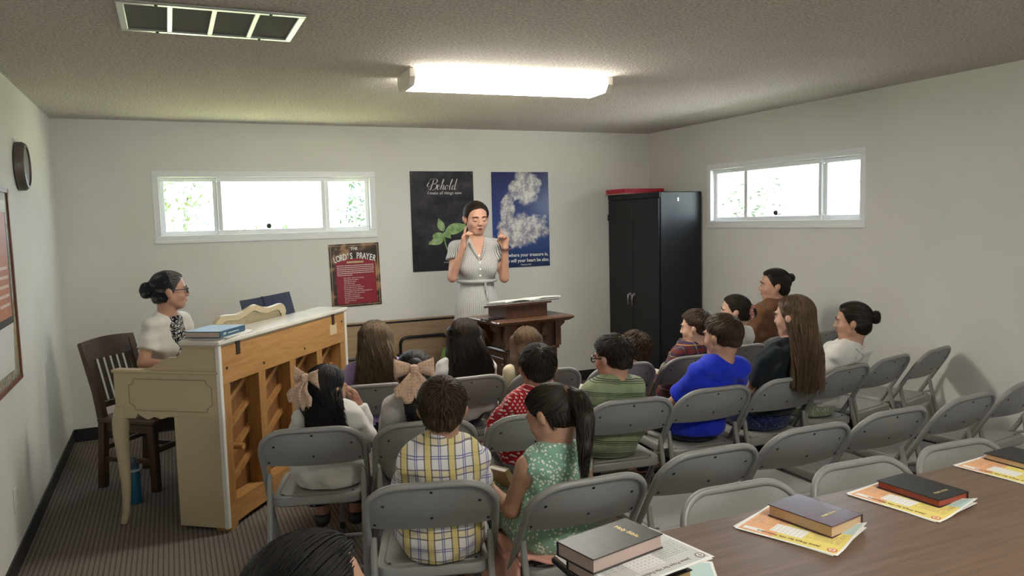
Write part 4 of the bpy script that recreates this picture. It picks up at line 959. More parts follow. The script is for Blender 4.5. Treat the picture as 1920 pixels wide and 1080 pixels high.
def person(label, loc, yaw, P, group=None):
    t = thing('person', label, 'person', (loc[0], loc[1], 0), yaw, group)
    s, hh, seat = P.get('s', 1.0), P.get('hh', .205), P.get('seat', .436); stand = P.get('stand', False)
    ca, sa = math.cos(yaw), math.sin(yaw); hw = P['head']
    if not P.get('stand') and 'chairfix' not in P:      # sit off-centre towards the head, within the seat
        l_ = max(-.05, min(.05, .7 * ((hw[0] - loc[0]) * ca + (hw[1] - loc[1]) * sa))); loc = (loc[0] + l_ * ca, loc[1] + l_ * sa)
        t.location = (loc[0], loc[1], 0)
    dx, dy = hw[0] - loc[0], hw[1] - loc[1]
    hx, hy = dx * ca + dy * sa, -dx * sa + dy * ca           # head position in the person's frame
    Hc = np.array((hx, hy, hw[2] - .545 * hh)); Mh = rotm(rad(P.get('look', 0)) - yaw, rad(P.get('pitch', 0)), rad(P.get('roll', 0)))
    hd = lambda q: Hc + Mh @ (np.array(q, float) * hh)
    chin_z = Hc[2] - .5 * hh; sz = P.get('sh', chin_z - .045 * s); sw = P.get('sw', .115 * s); hz = P.get('hip', seat + .09 * s)
    nb = np.array((hx * .85, hy * .85 - .025, sz + .005)); up = np.array((0, 0, 1.))
    def ln(f, z): return np.array((nb[0] * f, nb[1] * f, z))       # spine point
    hip = np.array((0, 0, hz)); fz = lambda f: hz + (sz - hz) * f
    sk = SK[P.get('skin', 'light')]
    SH = [np.array((nb[0] + q * sw, nb[1] - .0, sz - .035 * s)) for q in (1, -1)]
    arms = P.get('arms', [None, None]); AR = []
    al = P.get('al', .215 * s)
    for i, q in enumerate((1, -1)):
        if arms[i]:
            e, w = (np.array(v, float) for v in arms[i][:2])
            if not stand and not P.get('armabs'): e += (nb[0] * .6, nb[1] * .8, 0); w += (nb[0] * .3, nb[1] * .3, 0)      # arms follow the leaning shoulders
        else: e = SH[i] + np.array((q * .030 * s, .07, -al)); w = np.array((q * .07, e[1] + .17 * s, max(seat + .15 * s, e[2] - .02)))
        AR.append((e, w))
    if stand: LG = [((q * .085, 0, hz - .02), (q * .085, .02, hz * .52), (q * .08, -.01, .08)) for q in (1, -1)]
    else:
        tl, sl = P.get('tl', .37 * s), P.get('sl', min(.34 * s, seat - .06))
        LG = [((q * .072 * s, .02, seat + .068 * s), (q * .088 * s, tl, seat + .062 * s), (q * .085 * s, tl + .03, seat + .05 - sl)) for q in (1, -1)]
    def torso(S, e=0., k=.05):
        S.ell(hip + (0, -.005, 0), (.122 * s + e, .10 * s + e, .098 * s + e), k)
        S.ell(ln(.3, fz(.30)), (.102 * s + e, .082 * s + e, .14 * s + e), k)
        S.ell(ln(.7, fz(.66)) + (0, .005, 0), (sw * .95 + e, .086 * s + e, .135 * s + e), k)
        S.cone(SH[0] + (-.02 * s, 0, 0), SH[1] + (.02 * s, 0, 0), .038 * s + e, .038 * s + e, k)
        for q in (0, 1): S.cone(nb + (0, -.005, .01), SH[q] + ((-.02, .02)[q], 0, .012), .036 * s + e, .026 * s + e, k)
        if P.get('bust'):
            for q in (-1, 1): S.ell(ln(.75, fz(.60)) + (q * .07, .075, 0), (.06 + e, .055 + e, .062 + e), .04)
    # ---- body
    xs = [SH[0][0], SH[1][0], AR[0][0][0], AR[1][0][0], AR[0][1][0], AR[1][1][0], hx, *P.get('bx', [])]
    ys = [a[1][1] for a in AR] + [a[0][1] for a in AR] + [l[j][1] for l in LG for j in range(3)] + [0, hy]
    lo = np.array((min(xs) - .16, min(min(ys) - .1, -.2, hy - .16), -.01)); hi = np.array((max(xs) + .16, max(ys) + .20, hw[2] + .08))
    fh = P.get('fh', .0065 if P.get('face') else .009); fine = [(Hc - .62 * hh, Hc + .62 * hh, fh)]
    for i in (0, 1):
        if arms[i] and len(arms[i]) > 2: w = AR[i][1]; d = np.array(arms[i][2], float); c = w + d / np.linalg.norm(d) * .07; fine.append((c - .085, c + .085, .0042))
    S = SDF(lo, hi, P.get('h', .014), fine); torso(S)
    for i in (0, 1):
        e, w = AR[i]; S.cone(SH[i], e, .037 * s, .031 * s, .03); S.cone(e, w, .031 * s, .021 * s, .012)
        if arms[i] and len(arms[i]) > 2: hand(S, w, arms[i][2], arms[i][3], P.get('hs', .8 * s), arms[i][4], arms[i][5], arms[i][6] if len(arms[i]) > 6 else False)
        else: hand(S, w, (-.5 + i, .8, -.25), (0, -.3, -1), .8 * s, (1, -1)[i], .4)
        a, b, c = LG[i]; S.cone(a, b, .066 * s, .050 * s, .03); S.cone(b, c, .047 * s, .030 * s, .02); S.cone(c, np.array(c) + (0, .12 * s, -.028), .03 * s, .024 * s, .02)
    S.cone(nb - (0, 0, .02), hd((0, -.12, -.28)), .050 * s * P.get('nk', 1), .245 * hh, .03)
    raw = S._put
    S.frame(Hc, Mh); raw2 = raw
    def put_head(fn, lo_, hi_, k, mode): raw2(lambda X, Y, Z: fn(X / hh, Y / hh, Z / hh) * hh, np.array(lo_) * hh, np.array(hi_) * hh, k * hh, mode)
    S._put = put_head
    S.ell(HC, HRr, .05); S.ell((0, -.2, -.06), (.27, .25, .30), .1)
    S.ell((0, .07, -.12), (.285, .30, .33), .12); S.ell((0, .19, -.36), (.13, .13, .12), .12)
    for q in (-1, 1):
        S.ell((q * .16, .19, -.12), (.13, .14, .13), .08); S.cone((q * .23, -.02, -.2), (q * .10, .2, -.38), .085, .07, .1)
        S.ell((q * .13, .325, .11), (.11, .05, .035), .06)
        S.ell((q * .145, .425, .015), (.085, .07, .06), .06, 'c')
        S.ell((q * .145, .305, .015), (.075, .062, .06), .02)
        S.ell((q * .365, -.06, -.035), (.040, .080, .130), .03); S.ell((q * .410, -.085, .01), (.034, .080, .100), .03)
    S.cone((0, .335, .08), (0, .420, -.105), .034, .050, .07); S.ell((-.045, .40, -.135), (.04, .05, .035), .03); S.ell((.045, .40, -.135), (.04, .05, .035), .03)
    if P.get('mouth'):
        S.ell((0, .325, -.272), (.10, .075, .062), .05); S.ell((0, .41, -.278), (.058, .10, .028), .012, 'c')
    else:
        S.ell((0, .345, -.232), (.095, .05, .026), .025); S.ell((0, .335, -.278), (.085, .05, .030), .025)
    S._put = raw; S.frame()
    if not stand: S.box((-.30, -.35, seat - .09), (.30, .27, seat + .0), .0)
    V, F = S.mesh(); cen = V[F].mean(1); hl = (cen - Hc) @ Mh / hh
    lip = (np.abs(hl[:, 0]) < .115) & (hl[:, 1] > .30) & (np.abs(hl[:, 2] + (.257 if not P.get('mouth') else .277)) < (.045 if not P.get('mouth') else .056) * (1.02 - np.abs(hl[:, 0]) / .115))
    fm = lip.astype(int); mo = lip & (hl[:, 1] < .375) & (np.abs(hl[:, 0]) < .060) & (np.abs(hl[:, 2] + .278) < .028) if P.get('mouth') else np.zeros(len(F), bool)
    fm[mo] = 2
    body = np_mesh('body', V, F, sk, t, mats=[sk, M_LIP, M_MOUTH], fm=fm)
    # ---- face details
    if P.get('face'):
        hcol = HR[P['hair'][1]]
        for q in (-1, 1):
            mb = MB()
            if P.get('closed'):
                mb.tube([hd((q * .145 + u * .075, .372 - .05 * abs(u) - (.03 if u * q > 0 else .0) * abs(u), -.012 - .018 * (1 - u * u))) for u in np.linspace(-1, 1, 9)], .009 * hh, 5); mb.build('eyelashes', HR['dark'], body, True)
            else:
                c = hd((q * .145, .325, .015)); d = Mh @ np.array((0, 1., 0)); mb.lathe([(.0, -.055 * hh), (.035 * hh, -.042 * hh), (.052 * hh, -.015 * hh), (.052 * hh, .015 * hh), (.038 * hh, .038 * hh), (.0, .054 * hh)], 14)
                e = mb.build('eye', M_EYEW, body, True, 180); e.matrix_local = Matrix.Translation(Vector(c)) @ Vector(d).to_track_quat('Z', 'Y').to_matrix().to_4x4()
                ir = MB().lathe([(.026 * hh, .046 * hh), (.02 * hh, .053 * hh), (0, .056 * hh)], 12).build('iris', M_IRIS, e, True)
                MB().tube([hd((q * .145 + u * .08, .375 - .055 * abs(u), .06 - .03 * u * u)) for u in np.linspace(-1, 1, 7)], .007 * hh, 5).build('eyelashes', HR['dark'], body, True)
            MB().tube([hd((q * (.15 + u * .10), .400 - .085 * max(u, -.2) ** 2, .125 - .03 * u * u)) for u in np.linspace(-1, 1, 9)], [.008 * hh * v for v in (.6, 1.2, 1.6, 1.7, 1.7, 1.5, 1.3, 1, .5)], 5).build('eyebrow', hcol, body, True)
        if P.get('mouth'): MB().box((-.055 * hh, -.01, -.009 * hh), (.055 * hh, .008, .012 * hh), .002).build('teeth', M_TEETH, body).matrix_local = Matrix.Translation(Vector(hd((0, .325, -.258)))) @ Matrix(Mh.tolist()).to_4x4()
    # ---- hair
    style, hcol = P['hair'][:2]; ho = P['hair'][2] if len(P['hair']) > 2 else {}
    th = ho.get('t', .06 if style == 'short' else .045); zend = ho.get('zend', .6)
    lo = Hc - .75 * hh; hi = Hc + .75 * hh; back = nb[1] * .95 - ho.get('bk', .092) * s
    if style == 'long': lo = np.array((hx - .24, min(lo[1], back - .12), zend - .04)); hi = np.array((hx + .24, hi[1], hi[2]))
    tie = np.array(ho.get('tie', (0, -.50, .22))); tail = ho.get('tail')
    if tail: tp = np.array([hd(q) if len(q) == 3 else q for q in tail]); lo = np.minimum(lo, tp.min(0) - .09); hi = np.maximum(hi, tp.max(0) + .09)
    S = SDF(lo, hi, .0085); S.frame(Hc, Mh); raw = S._put
    S._put = lambda fn, a, b, k, mode: raw(lambda X, Y, Z: fn(X / hh, Y / hh, Z / hh) * hh, np.array(a) * hh, np.array(b) * hh, k * hh, mode)
    nape, front = ho.get('nape', -.34 if style != 'short' else -.28), ho.get('front', .37)
    hairline = hairline_short if style == 'short' and not ho.get('shaggy') else globals()['hairline']
    lim = lambda X, Y, Z: (hairline(np.arctan2(np.abs(X), Y), nape, front) - Z) * .8
    S.ell(HC, HRr + th, 0, lim=lim); S.ell((0, -.2, -.06), np.array((.27, .25, .30)) + th, .06, lim=lim)
    if style == 'short': S.ell((0, .10, .36), (.28, .24, .16), .08, lim=lim)
    for q in (-1, 1): S.ell((q * .42, -.065, -.04), (.10, .13, .165), .02, 'c') if style in ('short', 'tied') else None
    if ho.get('bun'):
        c, r = ho['bun']; S.ell(c, r, .04)
    S._put = raw; S.frame()
    if tail:
        rr = ho['tailr']
        for i in range(len(tp) - 1): S.cone(tp[i], tp[i + 1], rr[i], rr[i + 1], .02)
    if style == 'long':
        wd = ho.get('w', .10)
        for f in np.linspace(-1, 1, 7):
            a = hd((f * .25, -.14 - .12 * (1 - f * f), .10)); m_ = hd((f * .31, -.22 - .12 * (1 - f * f), -.38)); b = np.array((hx + f * wd, back - .015 * (1 - f * f), zend + .03 * abs(f)))
            m_[1] = min(m_[1], back + .05) if abs(f) < .9 else m_[1]
            S.cone(a, m_, .024, .030, .02); S.cone(m_, b, .030, .020, .02)
        for f in (-1, 1):
            if ho.get('sides', True): S.cone(hd((f * .36, .02, .18)), hd((f * .40, -.05, -.42)), .022, .026, .03)
    S.wrinkle(.0035, P.get('seed', 1), 1.2, .2)
    V, F = S.mesh(); rs = np.random.RandomState(P.get('seed', 1)); shade = rs.uniform(.15, .45, len(V)) * 0 + .3
    # strands laid over the cap
    ns = int(ho.get('ns', 420) * 1.15); th2 = th + .012; paths = []; wh = np.array((.03, -.30, .40)); wh = wh / np.linalg.norm(wh)
    E0 = HRr + th2
    def on(u): return HC + u * E0           # unit direction -> cap surface
    k = 0
    while len(paths) < ns and k < ns * 12:
        k += 1; u = rs.normal(size=3); u /= np.linalg.norm(u); q = on(u); az = math.atan2(abs(q[0]), q[1])
        if q[2] < hairline(az, nape, front) + .03: continue
        if style == 'short':
            tg = u - wh * (u @ wh); l = np.linalg.norm(tg); tg = -wh + u * (u @ wh); tg = tg / (np.linalg.norm(tg) + 1e-6) + rs.normal(size=3) * .25
            if q[1] > .05 and q[2] > .2: tg = np.array((ho.get('sweep', .5), .6, -.15)) + rs.normal(size=3) * .2
            pts = []
            for kk in (1, .6, .35, .15):
                pts = []
                for a in np.linspace(0, ho.get('len', .42) * kk, 7):
                    v = u + tg * a; v /= np.linalg.norm(v); pts.append(on(v) + v * .022 * math.sin(a * 5) * (1 + 2 * ho.get('shaggy', 0) * rs.uniform(0, 1)))
                if pts[-1][2] > hairline(math.atan2(abs(pts[-1][0]), pts[-1][1]), nape, front) - .02: break
            if not ho.get('shaggy') and any(abs(v[0]) > .28 and ((v[1] + .07) / .15) ** 2 + ((v[2] + .03) / .19) ** 2 < 1 for v in pts): continue
            paths.append([hd(v) for v in pts])
        elif style == 'tied':
            v1 = (tie - HC) / E0; v1 /= np.linalg.norm(v1); pts = []
            for a in np.linspace(0, 1, 9): v = u * (1 - a) + v1 * a; v /= np.linalg.norm(v) + 1e-6; pts.append(on(v) + v * .008)
            paths.append([hd(v) for v in pts])
        else:
            if q[2] < .1: continue
            zz = -.42; pts = []
            az2 = math.atan2(q[0], -q[1]); q0 = on(u); sx = np.clip(math.sin(az2), -1, 1)
            if abs(az2) > 2.75: continue
            for a in np.linspace(0, 1, 5):
                el = math.asin(np.clip(u[2], -1, 1)) * (1 - a) + (-.05) * a; aa = az2 * (1 - a) + max(-1.75, min(1.75, az2)) * a; v = np.array((math.sin(aa) * math.cos(el), -math.cos(aa) * math.cos(el), math.sin(el))); pts.append(hd(on(v)))
            e = pts[-1]; f = sx; bx = hx + f * wd * 1.05; byk = back - .022 - .018 * (1 - f * f); zl = zend + rs.uniform(-.03, .10); ph = rs.uniform(0, 6)
            for a in np.linspace(.12, 1, 7):
                b_ = min(1, a * 1.25); b_ = b_ * b_ * (3 - 2 * b_); yy = e[1] * (1 - b_) + byk * b_; wv = ho.get('wave', .006) * math.sin(ph + a * 9) * a
                b2 = a ** 1.25; pts.append(np.array((e[0] * (1 - b2) + bx * b2 + wv, yy - .010 * min(1, a * 3) + wv * .5, e[2] * (1 - a) + zl * a)))
            paths.append(pts)
    if style in ('short', 'tied'):
        C2, R2 = np.array((0, -.2, -.06)), np.array((.27, .25, .30)) + th2
        for i in range(260):
            az2, e0 = rs.uniform(-1.75, 1.75), rs.uniform(-.75, .75); pts = []; npt = 7 if style == 'short' else 9
            for a in np.linspace(0, 1, npt):
                el = e0 - .5 * a if style == 'short' else e0 + .7 * a; v = np.array((math.sin(az2) * math.cos(el), -math.cos(az2) * math.cos(el), math.sin(el))); q = C2 + v * R2
                v1_ = (q - HC) / E0; l1 = np.linalg.norm(v1_)
                if l1 < 1: q = HC + v1_ / l1 * E0
                pts.append(q)
            if min(q[2] for q in pts) < hairline(math.atan2(abs(pts[0][0]), pts[0][1]), nape, front) - .03: continue
            paths.append([hd(v) for v in pts])
    if tail:
        nt_ = int(ho.get('nt', 130) * 1.1); tl_ = []
        for i in range(nt_):
            o1 = rs.normal(size=3); o1 /= np.linalg.norm(o1); ph = rs.uniform(0, 6); pts = []; le = rs.uniform(.85, 1.06)
            for a in np.linspace(0, 1, 12):
                g_ = min(a * le, .999) * (len(tp) - 1); j = int(g_); f = g_ - j; c = tp[j] * (1 - f) + tp[j + 1] * f; r = rr[j] * (1 - f) + rr[j + 1] * f
                pts.append(c + o1 * (r + .002) + np.array((1, .3, 0)) * ho.get('wave', .004) * math.sin(ph + a * 10) * a - np.array((0, 0, max(0, le - 1) * .12 * a)))
            tl_.append(pts)
        V3, F3, s3 = strands_mesh(np.array(tl_), rs.uniform(.0014, .003, nt_), rs.uniform(0, 1, nt_))
    sets = [(V, F, shade)]
    if paths: sets.append(strands_mesh(np.array(paths), rs.uniform(*ho.get('sr', (.0013, .0028)), len(paths)), rs.uniform(0, 1, len(paths))))
    if tail: sets.append((V3, F3, s3))
    if ho.get('bun'):
        c, r = (np.array(v, float) for v in ho['bun']); bp = []
        for i in range(70):
            a0 = rs.uniform(0, 6.28); tl2 = rs.uniform(-.9, .9); pts = []
            for a in np.linspace(0, 2.4, 9):
                v = np.array((math.cos(a0 + a) * math.cos(tl2), math.sin(tl2) * .9 + .15 * math.sin(a * 2), math.sin(a0 + a) * math.cos(tl2))); v /= np.linalg.norm(v); pts.append(hd(c + v * r * 1.03))
            bp.append(pts)
        sets.append(strands_mesh(np.array(bp), rs.uniform(.002, .004, 70), rs.uniform(0, 1, 70)))
    off, VV, FF, SS = 0, [], [], []
    for v, f, sh in sets: VV.append(v); FF.append(f + off); SS.append(sh); off += len(v)
    hair = np_mesh('hair', np.concatenate(VV), np.concatenate(FF), HR[hcol], t, shade=np.concatenate(SS))
    # ---- clothes
    info = dict(t=t, Hc=Hc, Mh=Mh, hh=hh, hd=hd, SH=SH, AR=AR, LG=LG, nb=nb, sz=sz, hz=hz, seat=seat, s=s, fz=fz, ln=ln, body=body, hair=hair, hx=hx, hy=hy)
    top = P['top']; e = top.get('e', .010); m_ = top['mat']
    xs2 = [q[0] for q in SH] + [a[0][0] for a in AR] + [a[1][0] for a in AR]; ys2 = [a[0][1] for a in AR] + [a[1][1] for a in AR]
    S = SDF((min(xs2) - .12, min(min(ys2), 0, nb[1]) - .20, (top.get('hem', seat)) - .03), (max(xs2) + .12, max(max(ys2), hy) + .17, sz + .12), top.get('h', .0085))
    torso(S, e, .06)
    if top.get('loose'): S.cone(ln(.8, fz(.7)), (0, -.012, hz - .02), sw * .80, .115 * s + top['loose'], .05, flat=(1, 1.3, 1)); S.ell(hip + (0, -.015, -.01), (.125 * s + top['loose'], .105 * s + top['loose'] * .8, .095 * s), .05)
    sl = top.get('sleeve', 'short')
    if sl == 'none':
        for q in (0, 1): S.cone(SH[q] + ((.045, -.045)[q] * s, 0, -.02), SH[q] + ((.09, -.09)[q] * s, 0, -.02), .06 * s, .06 * s, .01, 'c')
    for i in (0, 1):
        ee, w = AR[i]
        if sl == 'short': S.cone(SH[i], SH[i] + (ee - SH[i]) * 1.0, .040 * s + e, .041 * s + e * 1.4, .025, cut=top.get('cut', .62))
        elif sl == 'cap': S.cone(SH[i], ee, .042 * s + e, .050 * s + e, .025, cut=.40)
        elif sl == 'long': S.cone(SH[i], ee, .039 * s + e, .036 * s + e, .025); S.cone(ee, w, .036 * s + e, .028 * s + e, .015, cut=.94)
    S.wrinkle(top.get('wr', .008), P.get('seed', 1) + 7, .85)
    if not top.get('vneck'): S.cone(nb + (0, .0, -.03), nb + (0, .002, .014), .064 * s, .0565 * s, .02)
    S.cone(nb + (0, .010, .030), hd((0, -.06, -.3)) + (0, 0, .08), .041 * s * top.get('neck', 1), .060 * s, .016, 'c')
    if top.get('vneck'): S.cone(nb + (0, .10, -.10 * s), nb + (0, .06, .05), .012, .06, .01, 'c')
    if not stand: S.box((-.40, -.40, seat - .12), (.40, .30, seat + .0025), .0)
    if 'hem' in top: S.cutplane((0, 0, top['hem']), (0, 0, -1))
    V, F = S.mesh(); info['shirt'] = np_mesh(top.get('name', 'shirt'), V, F, m_, t)
    bot = P.get('bottom')
    if bot and not stand:
        tl_, kz = LG[0][1][1], LG[0][1][2]; zb = bot.get('z', LG[0][2][2] + .03)
        S = SDF((-.26 * s, -.2 * s, max(zb, .0) - .03), (.26 * s, tl_ + .16, seat + .26 * s), .0115)
        S.ell(hip + (0, -.0, -.02), (.135 * s + .006, .112 * s + .006, .125 * s), .03)
        for a, b, c in LG:
            S.cone(a, b, .072 * s, .058 * s, .03); 
            if bot['kind'] == 'pants': S.cone(b, c, .056 * s, .042 * s, .02, cut=bot.get('cut', .96))
        if bot['kind'] == 'skirt':
            S.cone((LG[0][0][0], .05, seat + .06 * s), (LG[1][0][0], .05, seat + .06 * s), .075 * s, .075 * s, .05)
            S.cone((LG[0][1][0], tl_ - .02, kz), (LG[1][1][0], tl_ - .02, kz), .062 * s, .062 * s, .06)
            S.cone((0, .1, seat + .06 * s), (0, tl_, seat + .05 * s), .09 * s, .08 * s, .06, flat=(.7, 1, 1.2))
            for q in (-1, 1): S.cone((q * .09 * s, tl_ + .01, kz), (q * .10 * s, tl_ + .02, zb), .06 * s, .07 * s, .06)
            S.cutplane((0, 0, zb), (0, 0, -1))
        S.wrinkle(.003, P.get('seed', 1) + 11); S.box((-.40, -.40, seat - .30 * 0 - .16), (.40, .272, seat + .002), .0)
        V, F = S.mesh(); info['bottom'] = np_mesh(bot.get('name', {'pants': 'trousers', 'skirt': 'skirt'}[bot['kind']]), V, F, bot['mat'], t)
    if not stand or P.get('shoes'):
        for i in (0, 1):
            c = np.array(LG[i][2]); z0 = max(c[2] - .075, .0); c[2] = z0 + .075
            S = SDF(c - (.07, .08, .09), c + (.07, .24, .06), .013); S.cone(c + (0, -.02, -.035), c + (0, .11 * s, -.048), .038 * s, .034 * s, .02); S.cone(c, c + (0, 0, -.02), .038 * s, .04 * s, .02); S.cutplane((0, 0, z0 + .002), (0, 0, -1)); S.cutplane((0, 0, c[2] - .005), (0, 0, 1))
            V, F = S.mesh(); np_mesh('shoe', V, F, P.get('shoe', M_SHOE), t)
    return info
M_SHOE = mat('dark_shoe', (.03, .028, .028), rough=.5)

# ------------------------------------------------------------------ fabrics
def cloth(name, color=None, col=(.5, .5, .5), rough=.85, bstr=.25):
    return mat(name, col, rough=rough, spec=.2, color=color, bump=lambda g: g.noise(260, 2), bstr=bstr, bdist=.002, sheen=.15)
def band(g, c, period, off, w): return ((c / period + off).fr() - .5).ab() < (w / period / 2)
def plaid_white(g):
    x, y, z = g.xyz(); n = g.noise(6, 1) - .5; x = x + n * .012; z = z + n * .012
    c = (.74, .70, .68)
    ye, nv, bl = (.66, .52, .16), (.05, .05, .16), (.06, .05, .06)
    for a, o, per, st in ((z, .3, .105, .5), (x, 0, .082, .85)):
        c = g.mix(band(g, a, per, o, .019) * st, c, ye)
        c = g.mix((band(g, a, per, o + .0115 / per, .0045) | band(g, a, per, o - .0115 / per, .0045)) * .8, c, bl)
        c = g.mix((band(g, a, per, o + .46, .0035) | band(g, a, per, o + .54, .0035)) * .8, c, (.09, .09, .33))
    return c
def plaid_dark(g):
    x, y, z = g.xyz(); x = x + y * .5; c = (.045, .035, .055)
    for a, o in ((x, 0), (z, .3)):
        c = g.mix(band(g, a, .07, o, .022) * .6, c, (.20, .03, .03)); c = g.mix(band(g, a, .07, o + .33, .012) * .55, c, (.02, .03, .10)); c = g.mix(band(g, a, .07, o + .5, .004) * .8, c, (.62, .33, .08))
    return c
def sailboats(g):
    x, y, z = g.xyz(); r = (z / .0155).fl(); u = ((x + y * .6) / .017 + r * .5).fr(); v = (z / .0155).fr()
    tri = (v > .35) & (v < .85) & ((u - .5).ab() < (.85 - v) * .42); hull = (v > .18) & (v < .30) & ((u - .5).ab() < .24)
    return g.mix(tri | hull, (.40, .012, .02), (.80, .72, .66))
def green_stripe(g):
    x, y, z = g.xyz(); z = z + (g.noise(5, 1) - .5) * .03 + x * .10
    c = g.mix(g.smooth(g.noise(14, 2), .3, .7), (.20, .25, .14), (.27, .32, .19))
    return g.mix(band(g, z, .062, 0, .0035) | band(g, z, .062, .13, .0035) | band(g, z, .062, .26, .0025), c, (.018, .02, .016))
def dots(a, b, scale, r, rnd=1.0): return lambda g: g.mix(g.voro(scale, rnd=rnd) < r, a, b)
def pin_stripe(g):
    x, y, z = g.xyz(); a = g.math('ARCTAN2', x, y + .02)
    return g.mix(((a * 19.0).fr() < .5), (.60, .59, .55), (.17, .175, .19))
def scroll(g): return g.mix(g.smooth(g.math('ABSOLUTE', (g.noise(30, 1, dist=2.2) - .5)), .035, .05), (.75, .74, .72), (.012, .012, .016))
def bow_print(g): return g.mix((g.voro(75, rnd=.25) < .30) & (g.voro(75, rnd=.25) > .14), (.66, .46, .34), (.45, .24, .16))
F_PLAIDW = cloth('white_plaid_cotton', plaid_white); F_PLAIDD = cloth('dark_plaid_flannel', plaid_dark); F_RED = cloth('red_sailboat_cotton', sailboats)
F_GREEN = cloth('olive_striped_jersey', green_stripe); F_BLUE = cloth('royal_blue_jersey', col=(.010, .030, .50)); F_BLACK = cloth('black_jersey', col=(.010, .014, .018))
F_WHITE = cloth('white_knit', mottled((.66, .64, .60), (.72, .70, .67), 14)); F_HEATH = cloth('heather_grey_knit', lambda g: g.mix(g.smooth(g.noise(170, 2), .4, .6), (.44, .41, .385), (.54, .505, .475)))
F_LILAC = cloth('lilac_jersey', col=(.36, .27, .55)); F_CREAM = cloth('cream_cotton', col=(.66, .58, .40)); F_MINT = cloth('mint_dotted_cotton', dots((.24, .42, .31), (.78, .80, .70), 80, .36))
F_NAVYD = cloth('navy_flower_cotton', dots((.010, .012, .028), (.50, .50, .46), 34, .24)); F_BROWN = cloth('brown_knit', col=(.16, .075, .035)); F_NAVYS = cloth('navy_speckled', dots((.014, .022, .085), (.30, .34, .50), 120, .22))
F_SAGE = cloth('sage_print', dots((.26, .29, .21), (.50, .52, .42), 70, .32)); F_DENIM = cloth('dark_denim', mottled((.012, .018, .035), (.025, .035, .06), 60)); F_KHAKI = cloth('pale_khaki', col=(.55, .50, .43)); F_GREYT = cloth('grey_trousers', col=(.30, .31, .32))
F_CHAR = cloth('charcoal', col=(.04, .04, .045)); F_PINK = cloth('salmon_pink_cotton', mottled((.68, .34, .26), (.75, .41, .33), 9)); F_PINST = cloth('striped_dress_cotton', pin_stripe); F_SCROLL = cloth('black_white_scroll', scroll); F_BOW = cloth('peach_printed_bow', bow_print)
F_TEAL = cloth('dark_teal', col=(.02, .05, .06))
def sit(key, dy=0.0):
    (x, y, z), a = CH[key]; return (x - math.sin(a) * dy, y + math.cos(a) * dy), a
def bow(info, c, rot, sc, droop=0):
    """fabric bow: knot, two loops, two tails"""
    b = bpy.data.objects.new('hair_bow', None); COL.objects.link(b); b.parent = info['t']
    b.matrix_local = Matrix.Translation(Vector(info['hd'](c))) @ Matrix(info['Mh'].tolist()).to_4x4() @ rot
    for q in (-1, 1):
        def loop(u, v): return (q * sc * (.006 + .072 * math.sin(u * PI * .5)), sc * (.012 + .020 * math.sin(u * PI * .9) * math.cos((v - .5) * PI)), sc * ((v - .5) * (.022 + .066 * u ** .6) - .004 * u + .006 * math.sin(v * 9) * u))
        MB().sheet(loop, 9, 8, .005).build('bow_loop', F_BOW, b, True, 180)
        def tl(u, v): w_ = .012 + .085 * min(u * 1.6, 1) * (1 if u < .62 else 1 - (u - .62) * (1.9 if v * q > (.5 if q > 0 else -.5) else .6)); return (q * sc * (.004 + .050 * u) + sc * (v - .5) * w_, sc * (.010 + .050 * math.sin(min(u * 2, 1) * PI * .5) + .006 * math.sin(v * 8)), -sc * (.005 + u * .125 * (1 if (v - .5) * q < 0 else .8)))
        MB().sheet(tl, 10, 6, .004).build('bow_tail', F_BOW, b, True, 180)
    MB().lathe([(0, -.02 * sc), (.016 * sc, -.014 * sc), (.019 * sc, 0), (.016 * sc, .014 * sc), (0, .02 * sc)], 12, (0, .022 * sc, 0)).build('bow_knot', F_BOW, b, True)
M_SPEC = mat('spectacle_plastic', (.015, .014, .02), rough=.25); M_LENSG = glass_mat('spectacle_lens', (.9, .92, .95))
def glasses(info, mt=M_SPEC):
    hd, hh = info['hd'], info['hh']; g = bpy.data.objects.new('glasses', None); COL.objects.link(g); g.parent = info['t']
    mb = MB()
    for q in (-1, 1):
        pts = [hd((q * .15 + .115 * math.cos(a) * (1 if abs(math.cos(a)) < .7 else .96), .425 - .05 * abs(math.cos(a) * .5 + q * q * .0), .0 + .075 * math.sin(a))) for a in np.linspace(0, 2 * PI, 17)[:-1]]
        mb.tube(pts, .016 * hh, 6, closed=True)
        mb.tube([hd((q * .265, .40, .03)), hd((q * .36, .33, .045)), hd((q * .385, .0, .05)), hd((q * .385, -.10, .03)), hd((q * .375, -.16, -.06))], .014 * hh, 6)
        MB().add([hd((q * .15 + .11 * math.cos(a), .42, .07 * math.sin(a))) for a in np.linspace(0, 2 * PI, 17)[:-1]], [tuple(range(16))]).build('lens', M_LENSG, g)
    mb.tube([hd((-.04, .43, .02)), hd((0, .45, .03)), hd((.04, .43, .02))], .013 * hh, 6); mb.build('glasses_frame', mt, g, True)
def collar(info, material, r=1.14, h=.038):
    nb, s = info['nb'], info['s']; MB().sheet(lambda u, v: (nb[0] + math.cos(u * 2 * PI) * (.062 + .012 * (1 - v)) * s * r, nb[1] + .012 + math.sin(u * 2 * PI) * (.058 + .012 * (1 - v)) * s * r, nb[2] - .005 + v * h * s + .006 * math.sin(u * 2 * PI - PI / 2)), 24, 3, .006).build('collar', material, info['t'], True)

def snap(info, key, x, z, side=-1, off=.004):
    V = np.array([v.co for v in info[key].data.vertices]); m = (np.abs(V[:, 0] - x) < .02) & (np.abs(V[:, 2] - z) < .02)
    y = (V[m][:, 1].min() if side < 0 else V[m][:, 1].max()) if m.any() else 0.0
    return (x, y + side * off, z)
